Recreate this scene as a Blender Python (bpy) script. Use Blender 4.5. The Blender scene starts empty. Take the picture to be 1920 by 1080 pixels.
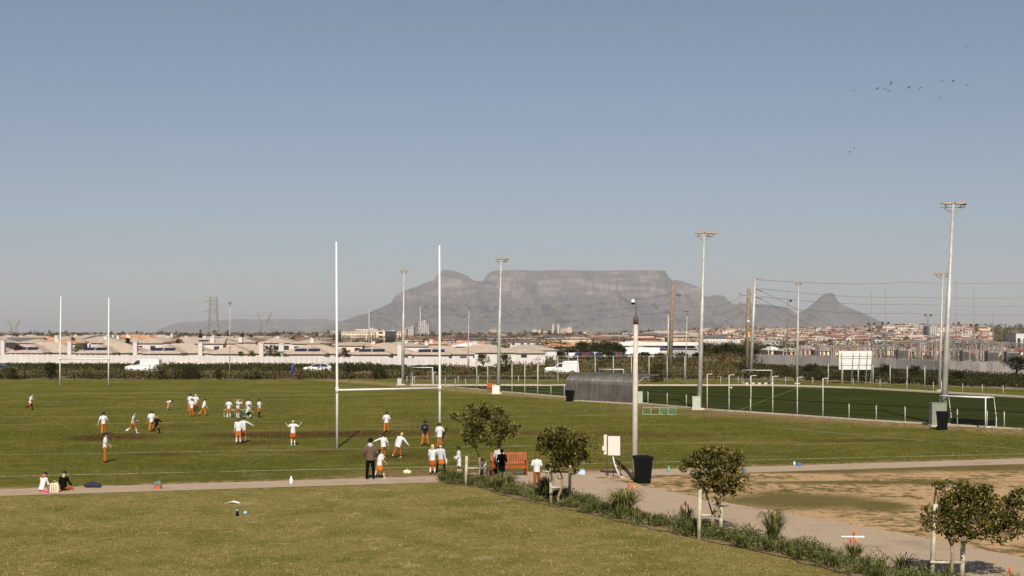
import bpy, bmesh, math, random
from mathutils import Vector, Matrix, noise as mnoise
R = math.radians
scn = bpy.context.scene
COL = scn.collection

# ------------------------------------------------ camera, sky, sun, exposure
F, CX, HY, H = 2500.0, 960.0, 625.0, 5.9      # focal length and horizon of the photo (in its pixels), eye height
cam_d = bpy.data.cameras.new("camera"); cam = bpy.data.objects.new("camera", cam_d); COL.objects.link(cam)
cam.location = (0, 0, H); cam.rotation_euler = (R(90), 0, 0)
cam_d.sensor_width = 36; cam_d.lens = 36 * F / 1920
cam_d.shift_y = (HY - 540) / 1920
cam_d.clip_end = 90000; cam_d.clip_start = 0.5
scn.camera = cam

SUN_EL, SUN_AZ = R(40), R(179)      # azimuth measured clockwise from +Y
world = bpy.data.worlds.new("World"); scn.world = world; world.use_nodes = True
wn = world.node_tree
bg = wn.nodes["Background"]
sky = wn.nodes.new("ShaderNodeTexSky"); sky.sky_type = 'NISHITA'; sky.sun_disc = False
sky.sun_elevation = SUN_EL; sky.sun_rotation = SUN_AZ
sky.air_density = 0.9; sky.dust_density = 1.0; sky.ozone_density = 4.0; sky.altitude = 0
hs = wn.nodes.new("ShaderNodeHueSaturation"); hs.inputs['Saturation'].default_value = 0.80
wn.links.new(sky.outputs[0], hs.inputs['Color']); wn.links.new(hs.outputs[0], bg.inputs[0])
bg.inputs[1].default_value = 0.059
sd = bpy.data.lights.new("sun", 'SUN'); sd.energy = 5.0; sd.angle = R(0.5); sd.color = (1, 0.90, 0.76)
sun = bpy.data.objects.new("sun", sd); COL.objects.link(sun)
sdir = Vector((math.sin(SUN_AZ) * math.cos(SUN_EL), math.cos(SUN_AZ) * math.cos(SUN_EL), math.sin(SUN_EL)))
sun.rotation_euler = sdir.to_track_quat('Z', 'Y').to_euler()
scn.view_settings.view_transform = 'Standard'; scn.view_settings.look = 'None'
scn.view_settings.exposure = 0.27; scn.view_settings.gamma = 1
scn.cycles.volume_bounces = 1
scn.cycles.max_bounces = 6
scn.cycles.transparent_max_bounces = 24

# ------------------------------------------------ helpers
def G(px, py, z=0.0):
    D = F * (H - z) / (py - HY)
    return Vector(((px - CX) / F * D, D, z))
def A(px, D, z=0.0): return Vector(((px - CX) / F * D, D, z))
def Z(py, D): return H - (py - HY) / F * D
def tag(o, label, cat, group=None, kind=None):
    if label: o['label'] = label
    if cat: o['category'] = cat
    if group: o['group'] = group
    if kind: o['kind'] = kind
    return o
def empty(name, loc=(0, 0, 0), rz=0.0, label=None, cat=None, group=None):
    o = bpy.data.objects.new(name, None); COL.objects.link(o)
    o.location = loc; o.rotation_euler = (0, 0, rz); o.empty_display_size = .1
    return tag(o, label, cat, group)
def copy_tree(o, parent=None):
    c = o.copy(); COL.objects.link(c); c.parent = parent
    if parent is not None: c.matrix_parent_inverse = o.matrix_parent_inverse
    for ch in o.children: copy_tree(ch, c)
    return c

class MB:
    """collects vertices and faces of one mesh"""
    def __init__(s): s.v = []; s.f = []; s.m = []
    def add(s, vs, fs, mi=0):
        n = len(s.v); s.v += [tuple(v) for v in vs]; s.f += [tuple(i + n for i in f) for f in fs]; s.m += [mi] * len(fs); return s
    def box(s, c, size, rz=0, mi=0, M=None):
        x, y, z = [k / 2 for k in size]
        vs = [Vector((i, j, k)) for k in (-z, z) for (i, j) in ((-x, -y), (x, -y), (x, y), (-x, y))]
        if rz: vs = [Matrix.Rotation(rz, 3, 'Z') @ v for v in vs]
        if M: vs = [M @ v for v in vs]
        c = Vector(c)
        return s.add([v + c for v in vs], [(3, 2, 1, 0), (4, 5, 6, 7), (0, 1, 5, 4), (1, 2, 6, 5), (2, 3, 7, 6), (3, 0, 4, 7)], mi)
    def tube(s, pts, rad, n=8, mi=0, cap=True):
        pts = [Vector(p) for p in pts]
        if not hasattr(rad, '__len__'): rad = [rad] * len(pts)
        vs = []; up = None
        for i, p in enumerate(pts):
            d = (pts[min(i + 1, len(pts) - 1)] - pts[max(i - 1, 0)])
            d = d.normalized() if d.length > 1e-9 else Vector((0, 0, 1))
            a = Vector((0, 0, 1)) if abs(d.z) < .9 else Vector((1, 0, 0))
            u = d.cross(a).normalized(); w = d.cross(u)
            for k in range(n):
                t = 2 * math.pi * k / n
                vs.append(p + (u * math.cos(t) + w * math.sin(t)) * rad[i])
        fs = []
        for i in range(len(pts) - 1):
            for k in range(n):
                a = i * n + k; b = i * n + (k + 1) % n
                fs.append((a, b, b + n, a + n))
        if cap: fs.append(tuple(range(n - 1, -1, -1))); fs.append(tuple(range((len(pts) - 1) * n, len(pts) * n)))
        return s.add(vs, fs, mi)
    def ell(s, c, r, nu=10, nv=7, mi=0, M=None):
        c = Vector(c); vs = [Vector((0, 0, -r[2]))]
        for j in range(1, nv):
            ph = math.pi * j / nv - math.pi / 2
            for i in range(nu):
                t = 2 * math.pi * i / nu
                vs.append(Vector((r[0] * math.cos(ph) * math.cos(t), r[1] * math.cos(ph) * math.sin(t), r[2] * math.sin(ph))))
        vs.append(Vector((0, 0, r[2])))
        if M: vs = [M @ v for v in vs]
        vs = [v + c for v in vs]; fs = []
        for i in range(nu): fs.append((0, 1 + (i + 1) % nu, 1 + i))
        for j in range(nv - 2):
            for i in range(nu):
                a = 1 + j * nu + i; b = 1 + j * nu + (i + 1) % nu
                fs.append((a, b, b + nu, a + nu))
        L = len(vs) - 1
        for i in range(nu): fs.append((L, L - nu + i, L - nu + (i + 1) % nu))
        return s.add(vs, fs, mi)
    def poly(s, pts, mi=0): return s.add(pts, [tuple(range(len(pts)))], mi)
    def extr(s, pts, z0, z1, mi=0):
        n = len(pts); vs = [(p[0], p[1], z0) for p in pts] + [(p[0], p[1], z1) for p in pts]
        return s.add(vs, [tuple(range(n - 1, -1, -1)), tuple(range(n, 2 * n))] + [(i, (i + 1) % n, (i + 1) % n + n, i + n) for i in range(n)], mi)
    def build(s, name, mats, parent=None, smooth=False, loc=None, rz=0):
        me = bpy.data.meshes.new(name); me.from_pydata(s.v, [], s.f)
        if not isinstance(mats, (list, tuple)): mats = [mats]
        for m in mats: me.materials.append(m)
        if any(s.m): me.polygons.foreach_set('material_index', s.m)
        if smooth: me.polygons.foreach_set('use_smooth', [True] * len(me.polygons))
        me.update()
        o = bpy.data.objects.new(name, me); COL.objects.link(o)
        if parent is not None: o.parent = parent
        if loc is not None: o.location = loc
        if rz: o.rotation_euler = (0, 0, rz)
        return o
def struct(name, mb, mat, **k): return tag(mb.build(name, mat, **k), None, None, kind='structure')

# ------------------------------------------------ materials
class NT:
    def __init__(s, name):
        s.m = bpy.data.materials.new(name); s.m.use_nodes = True; s.t = s.m.node_tree
        s.b = s.t.nodes['Principled BSDF']; s._p = None
    def n(s, typ, **kw):
        nd = s.t.nodes.new(typ)
        for k, v in kw.items(): setattr(nd, k, v)
        return nd
    def l(s, a, b): s.t.links.new(a, b)
    def pos(s):
        if s._p is None: s._p = s.n('ShaderNodeNewGeometry').outputs['Position']
        return s._p
    def obj(s): return s.n('ShaderNodeTexCoord').outputs['Object']
    def noise(s, scale, detail=3, vec=None, stretch=None, rough=.5):
        v = vec if vec is not None else s.pos()
        if stretch:
            mp = s.n('ShaderNodeMapping'); mp.inputs['Scale'].default_value = stretch; s.l(v, mp.inputs[0]); v = mp.outputs[0]
        nd = s.n('ShaderNodeTexNoise'); nd.inputs['Scale'].default_value = scale; nd.inputs['Detail'].default_value = detail
        nd.inputs['Roughness'].default_value = rough
        s.l(v, nd.inputs['Vector']); return nd.outputs['Fac']
    def ramp(s, f, a, b, lo=0.0, hi=1.0):
        r = s.n('ShaderNodeMapRange', interpolation_type='SMOOTHSTEP'); s.l(f, r.inputs[0])
        for i, v in enumerate((a, b, lo, hi)): r.inputs[i + 1].default_value = v
        return r.outputs[0]
    def math(s, op, a, b=0.5, c=None):
        nd = s.n('ShaderNodeMath', operation=op)
        for i, v in enumerate((a, b, c)):
            if v is None: continue
            if isinstance(v, (int, float)): nd.inputs[i].default_value = v
            else: s.l(v, nd.inputs[i])
        return nd.outputs[0]
    def mix(s, f, a, b):
        nd = s.n('ShaderNodeMix', data_type='RGBA')
        if isinstance(f, (int, float)): nd.inputs[0].default_value = f
        else: s.l(f, nd.inputs[0])
        for i, v in ((6, a), (7, b)):
            if isinstance(v, (tuple, list)): nd.inputs[i].default_value = (*v[:3], 1)
            else: s.l(v, nd.inputs[i])
        return nd.outputs[2]
    def bump(s, f, strength=.3, dist=.02):
        nd = s.n('ShaderNodeBump'); nd.inputs['Strength'].default_value = strength; nd.inputs['Distance'].default_value = dist
        s.l(f, nd.inputs['Height']); s.l(nd.outputs[0], s.b.inputs['Normal'])
    def out(s, col, rough=.8, spec=.3, metal=0):
        if isinstance(col, (tuple, list)): s.b.inputs['Base Color'].default_value = (*col[:3], 1)
        else: s.l(col, s.b.inputs['Base Color'])
        s.b.inputs['Roughness'].default_value = rough; s.b.inputs['Specular IOR Level'].default_value = spec
        s.b.inputs['Metallic'].default_value = metal
        return s.m
    def ellmask(s, c, hx, hy, rot=0.0, soft=.35, nz=None, amp=.5):
        """1 inside a ragged patch of ground centred at c (world metres)"""
        mp = s.n('ShaderNodeMapping', vector_type='TEXTURE')
        mp.inputs['Location'].default_value = (c[0], c[1], 0); mp.inputs['Rotation'].default_value = (0, 0, rot)
        mp.inputs['Scale'].default_value = (hx, hy, 1e6)
        s.l(s.pos(), mp.inputs[0])
        ln = s.n('ShaderNodeVectorMath', operation='LENGTH'); s.l(mp.outputs[0], ln.inputs[0])
        v = ln.outputs['Value']
        if nz is not None: v = s.math('MULTIPLY_ADD', nz, amp * 2, s.math('SUBTRACT', v, amp))
        return s.ramp(v, 1 + soft, 1 - soft)
def plain(name, col, rough=.7, spec=.3, var=.12, scale=3.0, metal=0, detail=3, var2=None):
    n = NT(name); f = n.noise(scale, detail, n.obj())
    a = tuple(c * (1 - var) for c in col); b = var2 or tuple(min(1, c * (1 + var)) for c in col)
    return n.out(n.mix(n.ramp(f, .3, .7), a, b), rough, spec, metal)
# ------------------------------------------------ ground materials
def g_field():
    n = NT('field_grass')
    big = n.noise(.12, 3); mid = n.noise(.9, 4); fine = n.noise(9, 3, rough=.7); spk = n.noise(38, 2, rough=.8)
    c = n.mix(n.ramp(big, .35, .65), (.122, .124, .024), (.185, .172, .038))
    c = n.mix(n.math('MULTIPLY', n.ramp(mid, .42, .62), .55), c, (.082, .092, .016))
    c = n.mix(n.math('MULTIPLY', n.ramp(fine, .48, .66), .55), c, (.235, .205, .075))
    c = n.mix(n.math('MULTIPLY', n.ramp(n.noise(3.5, 4, rough=.7), .46, .62), .5), c, (.062, .070, .012))
    c = n.mix(n.math('MULTIPLY', n.ramp(n.noise(.35, 5), .56, .70), .5), c, (.24, .19, .08))
    nz = n.noise(.8, 4)
    for (px, py, wx, wy, k, dark) in PATCHES:
        p = G(px, py); d = p.y
        m = n.ellmask((p.x, p.y), wx / F * d, wy / (py - HY) * d, .0, .5, nz, .35)
        c = n.mix(n.math('MULTIPLY', m, k), c, (.085, .042, .022) if dark else (.26, .17, .09))
    m = n.ramp(n.noise(1.7, 5, rough=.6), .42, .56)       # worn edge beside the hockey pitch and the path
    for (a, b, w) in WORN:
        c = n.mix(n.math('MULTIPLY', n.math('MULTIPLY', seg_mask(n, a, b, w), m), .95), c, (.36, .255, .14))
    n.bump(n.noise(13, 4, rough=.8), 1.0, .10)
    return n, c
def seg_mask(n, a, b, w):
    """1 near the straight line through a and b, 0 beyond w metres"""
    d = Vector((b[0] - a[0], b[1] - a[1])).normalized(); nx, ny = -d.y, d.x
    dp = n.n('ShaderNodeVectorMath', operation='DOT_PRODUCT'); n.l(n.pos(), dp.inputs[0]); dp.inputs[1].default_value = (nx, ny, 0)
    v = n.math('ABSOLUTE', n.math('SUBTRACT', dp.outputs['Value'], nx * a[0] + ny * a[1]))
    return n.ramp(v, w, w * .25)
# worn patches of the pitch, read as (x, y, half width, half height) in the photo
PATCHES = [(211, 820, 88, 6.5, .85, 1), (175, 822, 30, 5, .6, 1), (300, 852, 70, 4, .55, 1), (430, 816, 60, 5, .55, 1), (560, 815, 130, 6, .85, 1), (690, 813, 90, 6, .75, 1),
           (860, 812, 130, 5, .5, 1), (470, 831, 80, 4, .55, 1), (740, 856, 90, 9, .45, 1), (600, 847, 60, 5, .35, 1), (300, 800, 60, 5, .35, 1), (735, 797, 45, 2, .6, 0),
           (1400, 830, 90, 2.5, .7, 0), (1600, 826, 110, 3, .6, 1), (1050, 812, 160, 5, .35, 1), (1250, 816, 120, 5, .35, 1), (860, 870, 70, 4, .4, 1), (240, 752, 40, 2, .3, 1), (790, 887, 110, 6, .9, 0), (1130, 883, 90, 4, .7, 0), (1240, 764, 100, 5, .75, 0), (1400, 777, 110, 6, .75, 0), (1560, 788, 120, 6, .7, 0), (1690, 797, 90, 5, .7, 0), (655, 894, 60, 3, .8, 0), (70, 915, 90, 3, .5, 0)]
WORN = [(G(0, 918), G(1920, 859.5), 1.1), (G(960, 738), G(1920, 811), 3.6)]
nf, cf = g_field(); M_FIELD = nf.out(cf, .9, .0)
nl, cl = g_field(); nl.m.name = 'painted_line'
brk = nl.math('MULTIPLY', nl.ramp(nl.noise(.45, 4), .30, .48), nl.ramp(nl.noise(7, 3), .3, .7, .25, .9))
M_LINE = nl.out(nl.mix(brk, cl, (.66, .64, .54)), .9, .15)

def g_lawn():
    n = NT('lawn_grass')
    big = n.noise(.42, 5, rough=.6); mid = n.noise(2.2, 4, rough=.6); fine = n.noise(9, 4, rough=.8); spk = n.noise(30, 3, rough=.8)
    c = n.mix(n.ramp(big, .32, .56), (.165, .160, .034), (.31, .25, .09))
    c = n.mix(n.math('MULTIPLY', n.ramp(mid, .47, .64), .5), c, (.125, .130, .026))
    c = n.mix(n.math('MULTIPLY', n.ramp(fine, .48, .62), .6), c, (.36, .285, .12))
    c = n.mix(n.math('MULTIPLY', n.ramp(spk, .48, .60), .5), c, (.075, .080, .016))
    c = n.mix(n.math('MULTIPLY', n.ramp(n.noise(.9, 6, rough=.65), .56, .68), .8), c, (.42, .32, .17))
    n.bump(spk, 1.0, .06)
    return n.out(c, .9, .0)
M_LAWN = g_lawn()
def g_sand():
    n = NT('dry_ground')
    mid = n.noise(1.9, 8, rough=.72); fine = n.noise(14, 4, rough=.7)
    c = n.mix(n.ramp(fine, .3, .7), (.33, .215, .115), (.50, .345, .20))
    big = n.noise(.35, 3)
    g = n.ramp(n.math('ADD', mid, n.math('MULTIPLY', big, .5)), .71, .84)
    for (px, py, wx, wy) in ((1500, 940, 150, 15), (1640, 948, 60, 10), (1500, 884, 220, 4), (1750, 876, 320, 8), (1620, 905, 200, 3)):
        p = G(px, py)
        g = n.math('MAXIMUM', g, n.math('MULTIPLY', n.ellmask((p.x, p.y), wx / F * p.y, wy / (py - HY) * p.y, 0, .45, mid, .9), n.ramp(fine, .25, .5, .5, 1)))
    c = n.mix(n.math('MULTIPLY', n.ramp(n.noise(.6, 5), .52, .66), .6), c, (.24, .15, .08))
    c = n.mix(n.math('MULTIPLY', g, .92), c, n.mix(n.ramp(fine, .4, .6), (.060, .058, .016), (.125, .11, .035)))
    n.bump(fine, .5, .05)
    return n.out(c, .95, .0)
M_SAND = g_sand()
def g_path():
    n = NT('path_gravel')
    fine = n.noise(22, 4, rough=.7); mid = n.noise(1.1, 5, rough=.6)
    c = n.mix(n.ramp(fine, .3, .7), (.37, .285, .205), (.50, .40, .30))
    c = n.mix(n.math('MULTIPLY', n.ramp(mid, .45, .62), .6), c, (.47, .37, .26))
    c = n.mix(n.math('MULTIPLY', n.ramp(n.noise(.5, 6, rough=.65), .52, .68), .55), c, (.29, .225, .165))
    br = n.n('ShaderNodeTexBrick'); br.inputs['Scale'].default_value = 4.2; br.inputs['Mortar Size'].default_value = .035
    br.inputs['Color1'].default_value = (1, 1, 1, 1); br.inputs['Color2'].default_value = (.86, .86, .86, 1); br.inputs['Mortar'].default_value = (.55, .5, .46, 1)
    n.l(n.pos(), br.inputs['Vector'])
    mx = n.n('ShaderNodeMix', data_type='RGBA', blend_type='MULTIPLY'); mx.inputs[0].default_value = .8
    n.l(c, mx.inputs[6]); n.l(br.outputs['Color'], mx.inputs[7])
    n.bump(fine, .3, .02)
    return n.out(mx.outputs[2], .9, .05)
M_PATH = g_path()
def g_ground():
    n = NT('open_ground')
    a = n.noise(.05, 5, rough=.6); b = n.noise(.6, 5, rough=.65)
    c = n.mix(n.ramp(a, .4, .6), (.115, .085, .05), (.24, .19, .13))
    c = n.mix(n.math('MULTIPLY', n.ramp(b, .45, .6), .7), c, (.06, .058, .022))
    return n.out(c, .95, .0)
M_GROUND = g_ground()
M_SOIL = plain('mulch', (.33, .21, .13), .95, .1, .35, 4, var2=(.19, .15, .07))
def g_turf():
    n = NT('hockey_turf'); f = n.noise(18, 3); b = n.noise(.15, 2)
    c = n.mix(n.ramp(f, .3, .7), (.024, .032, .009), (.040, .049, .015))
    c = n.mix(n.math('MULTIPLY', n.ramp(b, .4, .65), .4), c, (.045, .060, .014))
    return n.out(c, .9, .0)
M_TURF = g_turf()
M_KERB = plain('kerb_concrete', (.43, .38, .32), .85, .2, .15, 4)
M_TURFLINE = plain('turf_line_paint', (.15, .155, .06), .8, .2)

# ------------------------------------------------ terrain
def sstep(a, b, x):
    t = max(0, min(1, (x - a) / (b - a))); return t * t * (3 - 2 * t)
def lerp_tab(tab, x):
    if x <= tab[0][0]: return tab[0][1]
    for (a, u), (b, v) in zip(tab, tab[1:]):
        if x <= b: return u + (v - u) * (x - a) / (b - a)
    return tab[-1][1]
HILL = [(0, 0), (480, 0), (900, -7.5), (1400, -8), (1900, 0), (2500, 11), (3100, 17), (3600, 16), (5000, 2), (7000, 0), (60000, 0)]
HTOP = [(1000, 0), (1150, .12), (1250, .35), (1320, .6), (1400, .78), (1500, .72), (1600, .85), (1700, 1.25), (1780, 1.15), (1920, 1.2), (2600, 1.2)]
def terr(x, y):
    if y < 300: return 0.0
    a = x / y * F + CX
    h = lerp_tab(HILL, y)
    if h < 0: return h * sstep(1250, 1450, a)
    z = h * lerp_tab(HTOP, a)
    d = math.hypot((x - A(1905, 1500).x) / 60, (y - 1500) / 160)
    if a > 1500: z += 22 * math.exp(-d * d * 1.3)
    return z
def spread(lo, hi, n, p=1): return [lo + (hi - lo) * (i / (n - 1)) ** p for i in range(n)]
rows = [-60, -20, 10, 30, 60, 90, 120, 150, 180, 210, 240, 270, 300, 340, 380, 430, 480, 550, 620, 700, 800, 900]
while rows[-1] < 32500: rows.append(rows[-1] * 1.055)
cols = list(range(-1500, 3500, 40))
mb = MB()
for y in rows:
    s = max(y, 80)
    for a in cols:
        x = (a - CX) / F * s; mb.v.append((x, y, terr(x, y)))
nc = len(cols)
for j in range(len(rows) - 1):
    for i in range(nc - 1):
        k = j * nc + i; mb.f.append((k, k + 1, k + nc + 1, k + nc)); mb.m.append(0)
struct('ground', mb, M_GROUND, smooth=True)

def sheet(name, pts, z, mat, parent=None, kind='structure'):
    mb = MB(); mb.poly([(p[0], p[1], z) for p in pts]); o = mb.build(name, mat, parent)
    if kind: o['kind'] = kind
    return o
PTH = lambda x: 55.83 + .285 * x          # far edge of the straight footpath
far_edge = [G(-900, 712), G(760, 712), G(1300, 712), G(1440, 714), G(1600, 717), G(1700, 722), G(1920, 731), G(2600, 758)]
sheet('playing_field', [(-70, PTH(-70) - 1.5), (60, PTH(60) - 1.5)] + far_edge[::-1], .004, M_FIELD)
sheet('footpath', [(-70, PTH(-70) - 2.35), (60, PTH(60) - 2.35), (60, PTH(60)), (-70, PTH(-70))], .020, M_PATH)
bed_low = [G(821, 905), G(876, 912), G(905, 916), G(937, 929), G(989, 940), G(1039, 951), G(1110, 965), G(1180, 984), G(1224, 993), G(1287, 1007), G(1336, 1018), G(1424, 1036), G(1540, 1066), G(1640, 1092), G(1800, 1140), G(2000, 1210)]
bed_up = [G(830, 899), G(880, 905), G(960, 917), G(1072, 940), G(1202, 974), G(1380, 1012), G(1540, 1048), G(1734, 1090), G(1950, 1150), G(2100, 1200)]
path_up = [G(880, 888), G(1060, 884), G(1113, 896), G(1141, 900), G(1193, 911), G(1247, 921), G(1309, 933), G(1380, 947), G(1469, 962), G(1560, 979), G(1679, 999), G(1818, 1027), G(1920, 1048), G(2150, 1100)]
sheet('lawn', [(-70, -30), (30, -30), (30, 22)] + [p + Vector((.3, .5, 0)) for p in bed_low[::-1]] + [(-2.4, PTH(-2.4) - 2.3), (-70, PTH(-70) - 2.3)], .008, M_LAWN)
sheet('sand_verge', [(-1, 54)] + [(p[0] - .4, p[1] - .4) for p in path_up[2:]] + [(45, 33), (60, PTH(60) - 2.2), (-.5, PTH(-.5) - 2.2)], .012, M_SAND)
sheet('paved_path', bed_up + path_up[::-1], .026, M_PATH)
jl = []
for a_, b_ in zip(bed_low, bed_low[1:]):
    for k_ in range(9):
        q_ = a_.lerp(b_, k_ / 9); w_ = mnoise.noise(q_ * 1.3) * .22 + mnoise.noise(q_ * 4.1) * .12; jl.append(q_ + Vector((-.35, -.9, 0)).normalized() * w_)
ju = []
for a_, b_ in zip(bed_up, bed_up[1:]):
    for k_ in range(9): q_ = a_.lerp(b_, k_ / 9); ju.append(q_ + Vector((0, mnoise.noise(q_ * 1.7) * .25, 0)))
sheet('planting_bed', jl + ju[::-1], .032, M_SOIL)

# painted lines: thin strips of worn paint on the grass
def strip(mbx, a, b, w, z):
    a, b = Vector(a[:2]), Vector(b[:2]); d = (b - a).normalized(); nn = Vector((-d.y, d.x)) * w / 2
    mbx.poly([(*(a - nn), z), (*(b - nn), z), (*(b + nn), z), (*(a + nn), z)])
lm = MB()
dirL = Vector((1, .22))
for (x0, d0, x1, w) in ((-45, None, 45, .16),):
    strip(lm, (-45, 59.6 - 45 * .222), (45, 59.6 + 45 * .222), .17, .0085)
for i, (D0, xa, xb, w) in enumerate(((69.6, -40, 12, .13), (92.3, -50, -14, .14), (84, -24, 16, .08), (94.5, -6, 20, .13), (101, -50, 22, .12), (108, -30, 20, .1), (112, -60, -5, .14), (123, -55, 8, .16), (131, -40, 0, .14), (139, -60, -8, .2), (148, -60, -14, .2))):
    strip(lm, (xa, D0 + xa * .2), (xb, D0 + xb * .2), w, .0090 + i * .0005)
strip(lm, G(1440, 801), G(1909, 842.5), .12, .016); strip(lm, G(1680, 830), G(1490, 834), .1, .0165)
o = lm.build('pitch_markings', M_LINE); o['kind'] = 'structure'

# hockey pitch
turf = [G(835, 724.2), G(1440, 724.6), G(1600, 729), G(1760, 738), G(1920, 747), G(2500, 782), G(2500, 866), G(1920, 804), G(1640, 788), G(1340, 768), G(1185, 754), G(960, 735.5)]
sheet('hockey_pitch', turf, .020, M_TURF)
def kerb(name, pts, w=.35, h=.12):
    mbk = MB()
    for i in range(len(pts) - 1):
        a, b = Vector(pts[i][:2]), Vector(pts[i + 1][:2]); d = (b - a).normalized(); nn = Vector((-d.y, d.x)) * w / 2
        mbk.extr([a - nn, b - nn, b + nn, a + nn], -.05, h + .001 * i)
    return struct(name, mbk, M_KERB)
kerb('kerb_far', [G(770, 723), G(835, 723), G(1440, 723), G(1600, 728), G(1760, 736.5), G(1920, 745.6), G(2500, 780)], .9, .14)
kerb('kerb_near', [G(835, 725), G(960, 736.5), G(1185, 755), G(1340, 769.5), G(1640, 789.5), G(1920, 806), G(2500, 868)], .28, .10)
tl = MB()
for i, (a, b) in enumerate(((G(1010, 733), G(1920, 757)), (G(1240, 752), G(1920, 778)), (G(1500, 742), G(1920, 768)), (G(1385, 770), G(1500, 726)), (G(1060, 740.5), G(2100, 818)))):
    strip(tl, a, b, .09, .024 + .0005 * i)
o = tl.build('pitch_markings', M_TURFLINE); o['kind'] = 'structure'

# ------------------------------------------------ mountains
def g_rock():
    n = NT('mountain_rock')
    p = n.pos()
    st = n.noise(.006, 8, stretch=(.3, .1, 2.2), rough=.65); gl = n.noise(.0020, 7, stretch=(1, .3, 1.3), rough=.6)
    geo = n.n('ShaderNodeNewGeometry'); sep = n.n('ShaderNodeSeparateXYZ'); n.l(geo.outputs['Normal'], sep.inputs[0])
    sp = n.n('ShaderNodeSeparateXYZ'); n.l(p, sp.inputs[0]); zz = n.math('MULTIPLY_ADD', n.noise(.0012, 4), 500, sp.outputs['Z']); steep = n.math('MULTIPLY', n.ramp(sep.outputs['Z'], .70, .88, 1, .35), n.ramp(zz, 620, 980))
    veg = n.mix(n.ramp(gl, .42, .6), (.050, .048, .040), (.095, .085, .070))
    rock = n.mix(n.ramp(st, .38, .62), (.070, .060, .060), (.20, .165, .155))
    rock = n.mix(n.math('MULTIPLY', n.ramp(gl, .49, .58), .8), rock, (.040, .040, .033))
    return n.out(n.mix(steep, veg, rock), .95, .1)
M_ROCK = g_rock()
def fb(x, y, z=0, o=5, H_=.9, lac=2.1): return mnoise.fractal(Vector((x, y, z)), H_, lac, o)
def mountain(name, tab, D0, Dr, D1, prof, seed, step=3, amp=1.0, rows_=46, rav=1.0):
    mbm = MB(); x0, x1 = tab[0][0], tab[-1][0]; nn = int((x1 - x0) / step) + 1
    ts = [i / (rows_ - 1) for i in range(rows_)] + [1.05, 1.12, 1.35, 1.7, 2.0]
    for t in ts:
        for i in range(nn):
            px = x0 + i * (x1 - x0) / (nn - 1)
            top = max(0, Z(lerp_tab(tab, px), Dr))
            X = (px - CX) / F * Dr
            rv = fb(X / 900 + t * .9, seed + t * 1.6, .3, 5); rv2 = fb(X / 300, seed + 4 + t * 3, t * 3.2, 4)
            if t <= 1:
                y = D0 + (Dr - D0) * t
                env = 4 * t * (1 - t)
                y2 = y + (rv * 800 + rv2 * 260) * env * rav
                z = top * lerp_tab(prof, t)
                z += amp * env * (fb(X / 420, y / 420, seed, 6) * 90 + abs(fb(X / 300, seed * 2, y / 1400, 4)) * -130 * (1 - t * .4)) * min(1, top / 400)
                if t > .93: z = z + (top - z) * sstep(.93, 1, t)
                z = max(z, -4)
            else:
                y2 = Dr + (D1 - Dr) * (t - 1); z = top * (1 - sstep(1.1, 2.0, t)) - (t - 1) * 25
            mbm.v.append((X * y2 / Dr if t < 1 else X, y2, z))
    for j in range(len(ts) - 1):
        for i in range(nn - 1):
            k = j * nn + i; mbm.f.append((k, k + 1, k + nn + 1, k + nn)); mbm.m.append(0)
    return struct(name, mbm, M_ROCK)
TABLE = [(590, 622), (615, 614), (640, 603), (660, 595), (690, 587), (705, 580), (717, 575), (733, 568), (743, 553), (757, 546), (780, 539), (793, 532), (813, 526), (822, 514), (830, 507), (840, 506), (852, 508), (867, 514), (877, 517), (884, 524),
         (890, 527), (907, 527), (913, 514), (923, 509), (935, 507), (950, 507), (980, 506.5), (1007, 508), (1033, 506.5), (1073, 507), (1140, 508), (1187, 507), (1248, 507), (1252, 518), (1260, 525), (1277, 526), (1293, 532), (1307, 537),
         (1316, 541), (1322, 556), (1330, 556), (1343, 553), (1352, 554), (1360, 557), (1367, 565), (1374, 570), (1413, 569), (1447, 572), (1477, 577), (1488, 584), (1500, 598), (1525, 612), (1560, 622)]
LION = [(1395, 624), (1425, 616), (1455, 605), (1480, 596), (1497, 588), (1513, 580), (1530, 567), (1540, 557), (1550, 550), (1557, 548.5), (1563, 551), (1568, 560), (1573, 567), (1582, 573), (1613, 585), (1633, 594), (1657, 606), (1680, 616), (1720, 624)]
HILLS = [(285, 624), (320, 609), (345, 604), (387, 603), (410, 601), (435, 598), (480, 599), (530, 598), (565, 599), (600, 597), (630, 601), (650, 604), (690, 608), (740, 618), (780, 624)]
PT = [(0, 0), (.15, .05), (.35, .17), (.55, .34), (.70, .50), (.78, .60), (.82, .70), (.86, .84), (.90, .93), (.93, .985), (1, 1)]
PL = [(0, 0), (.3, .22), (.6, .5), (.8, .74), (.88, .86), (.93, .95), (1, 1)]
mountain('mountain_table', TABLE, 20200, 23000, 25500, PT, 3.1)
mountain('mountain_peak', LION, 19500, 21000, 22000, PL, 7.7, amp=.5, rav=.3)
mountain('hills', HILLS, 28000, 31000, 33000, PL, 12.2, amp=1, step=4)

# the air: even haze round everything
nh = bpy.data.materials.new('haze'); nh.use_nodes = True
for nd in list(nh.node_tree.nodes):
    if nd.type == 'BSDF_PRINCIPLED': nh.node_tree.nodes.remove(nd)
pv = nh.node_tree.nodes.new('ShaderNodeVolumePrincipled'); pv.inputs['Density'].default_value = 2.8e-5
pv.inputs['Color'].default_value = (.76, .79, .87, 1); pv.inputs['Anisotropy'].default_value = 0.0
nh.node_tree.links.new(pv.outputs[0], nh.node_tree.nodes['Material Output'].inputs['Volume'])
hb = MB(); hb.box((0, 17000, 640), (76000, 36000, 1300)); hb.v = [(x, y, z if z > 0 else -12) for x, y, z in hb.v]
o = hb.build('haze', nh); o['kind'] = 'stuff'
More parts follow.
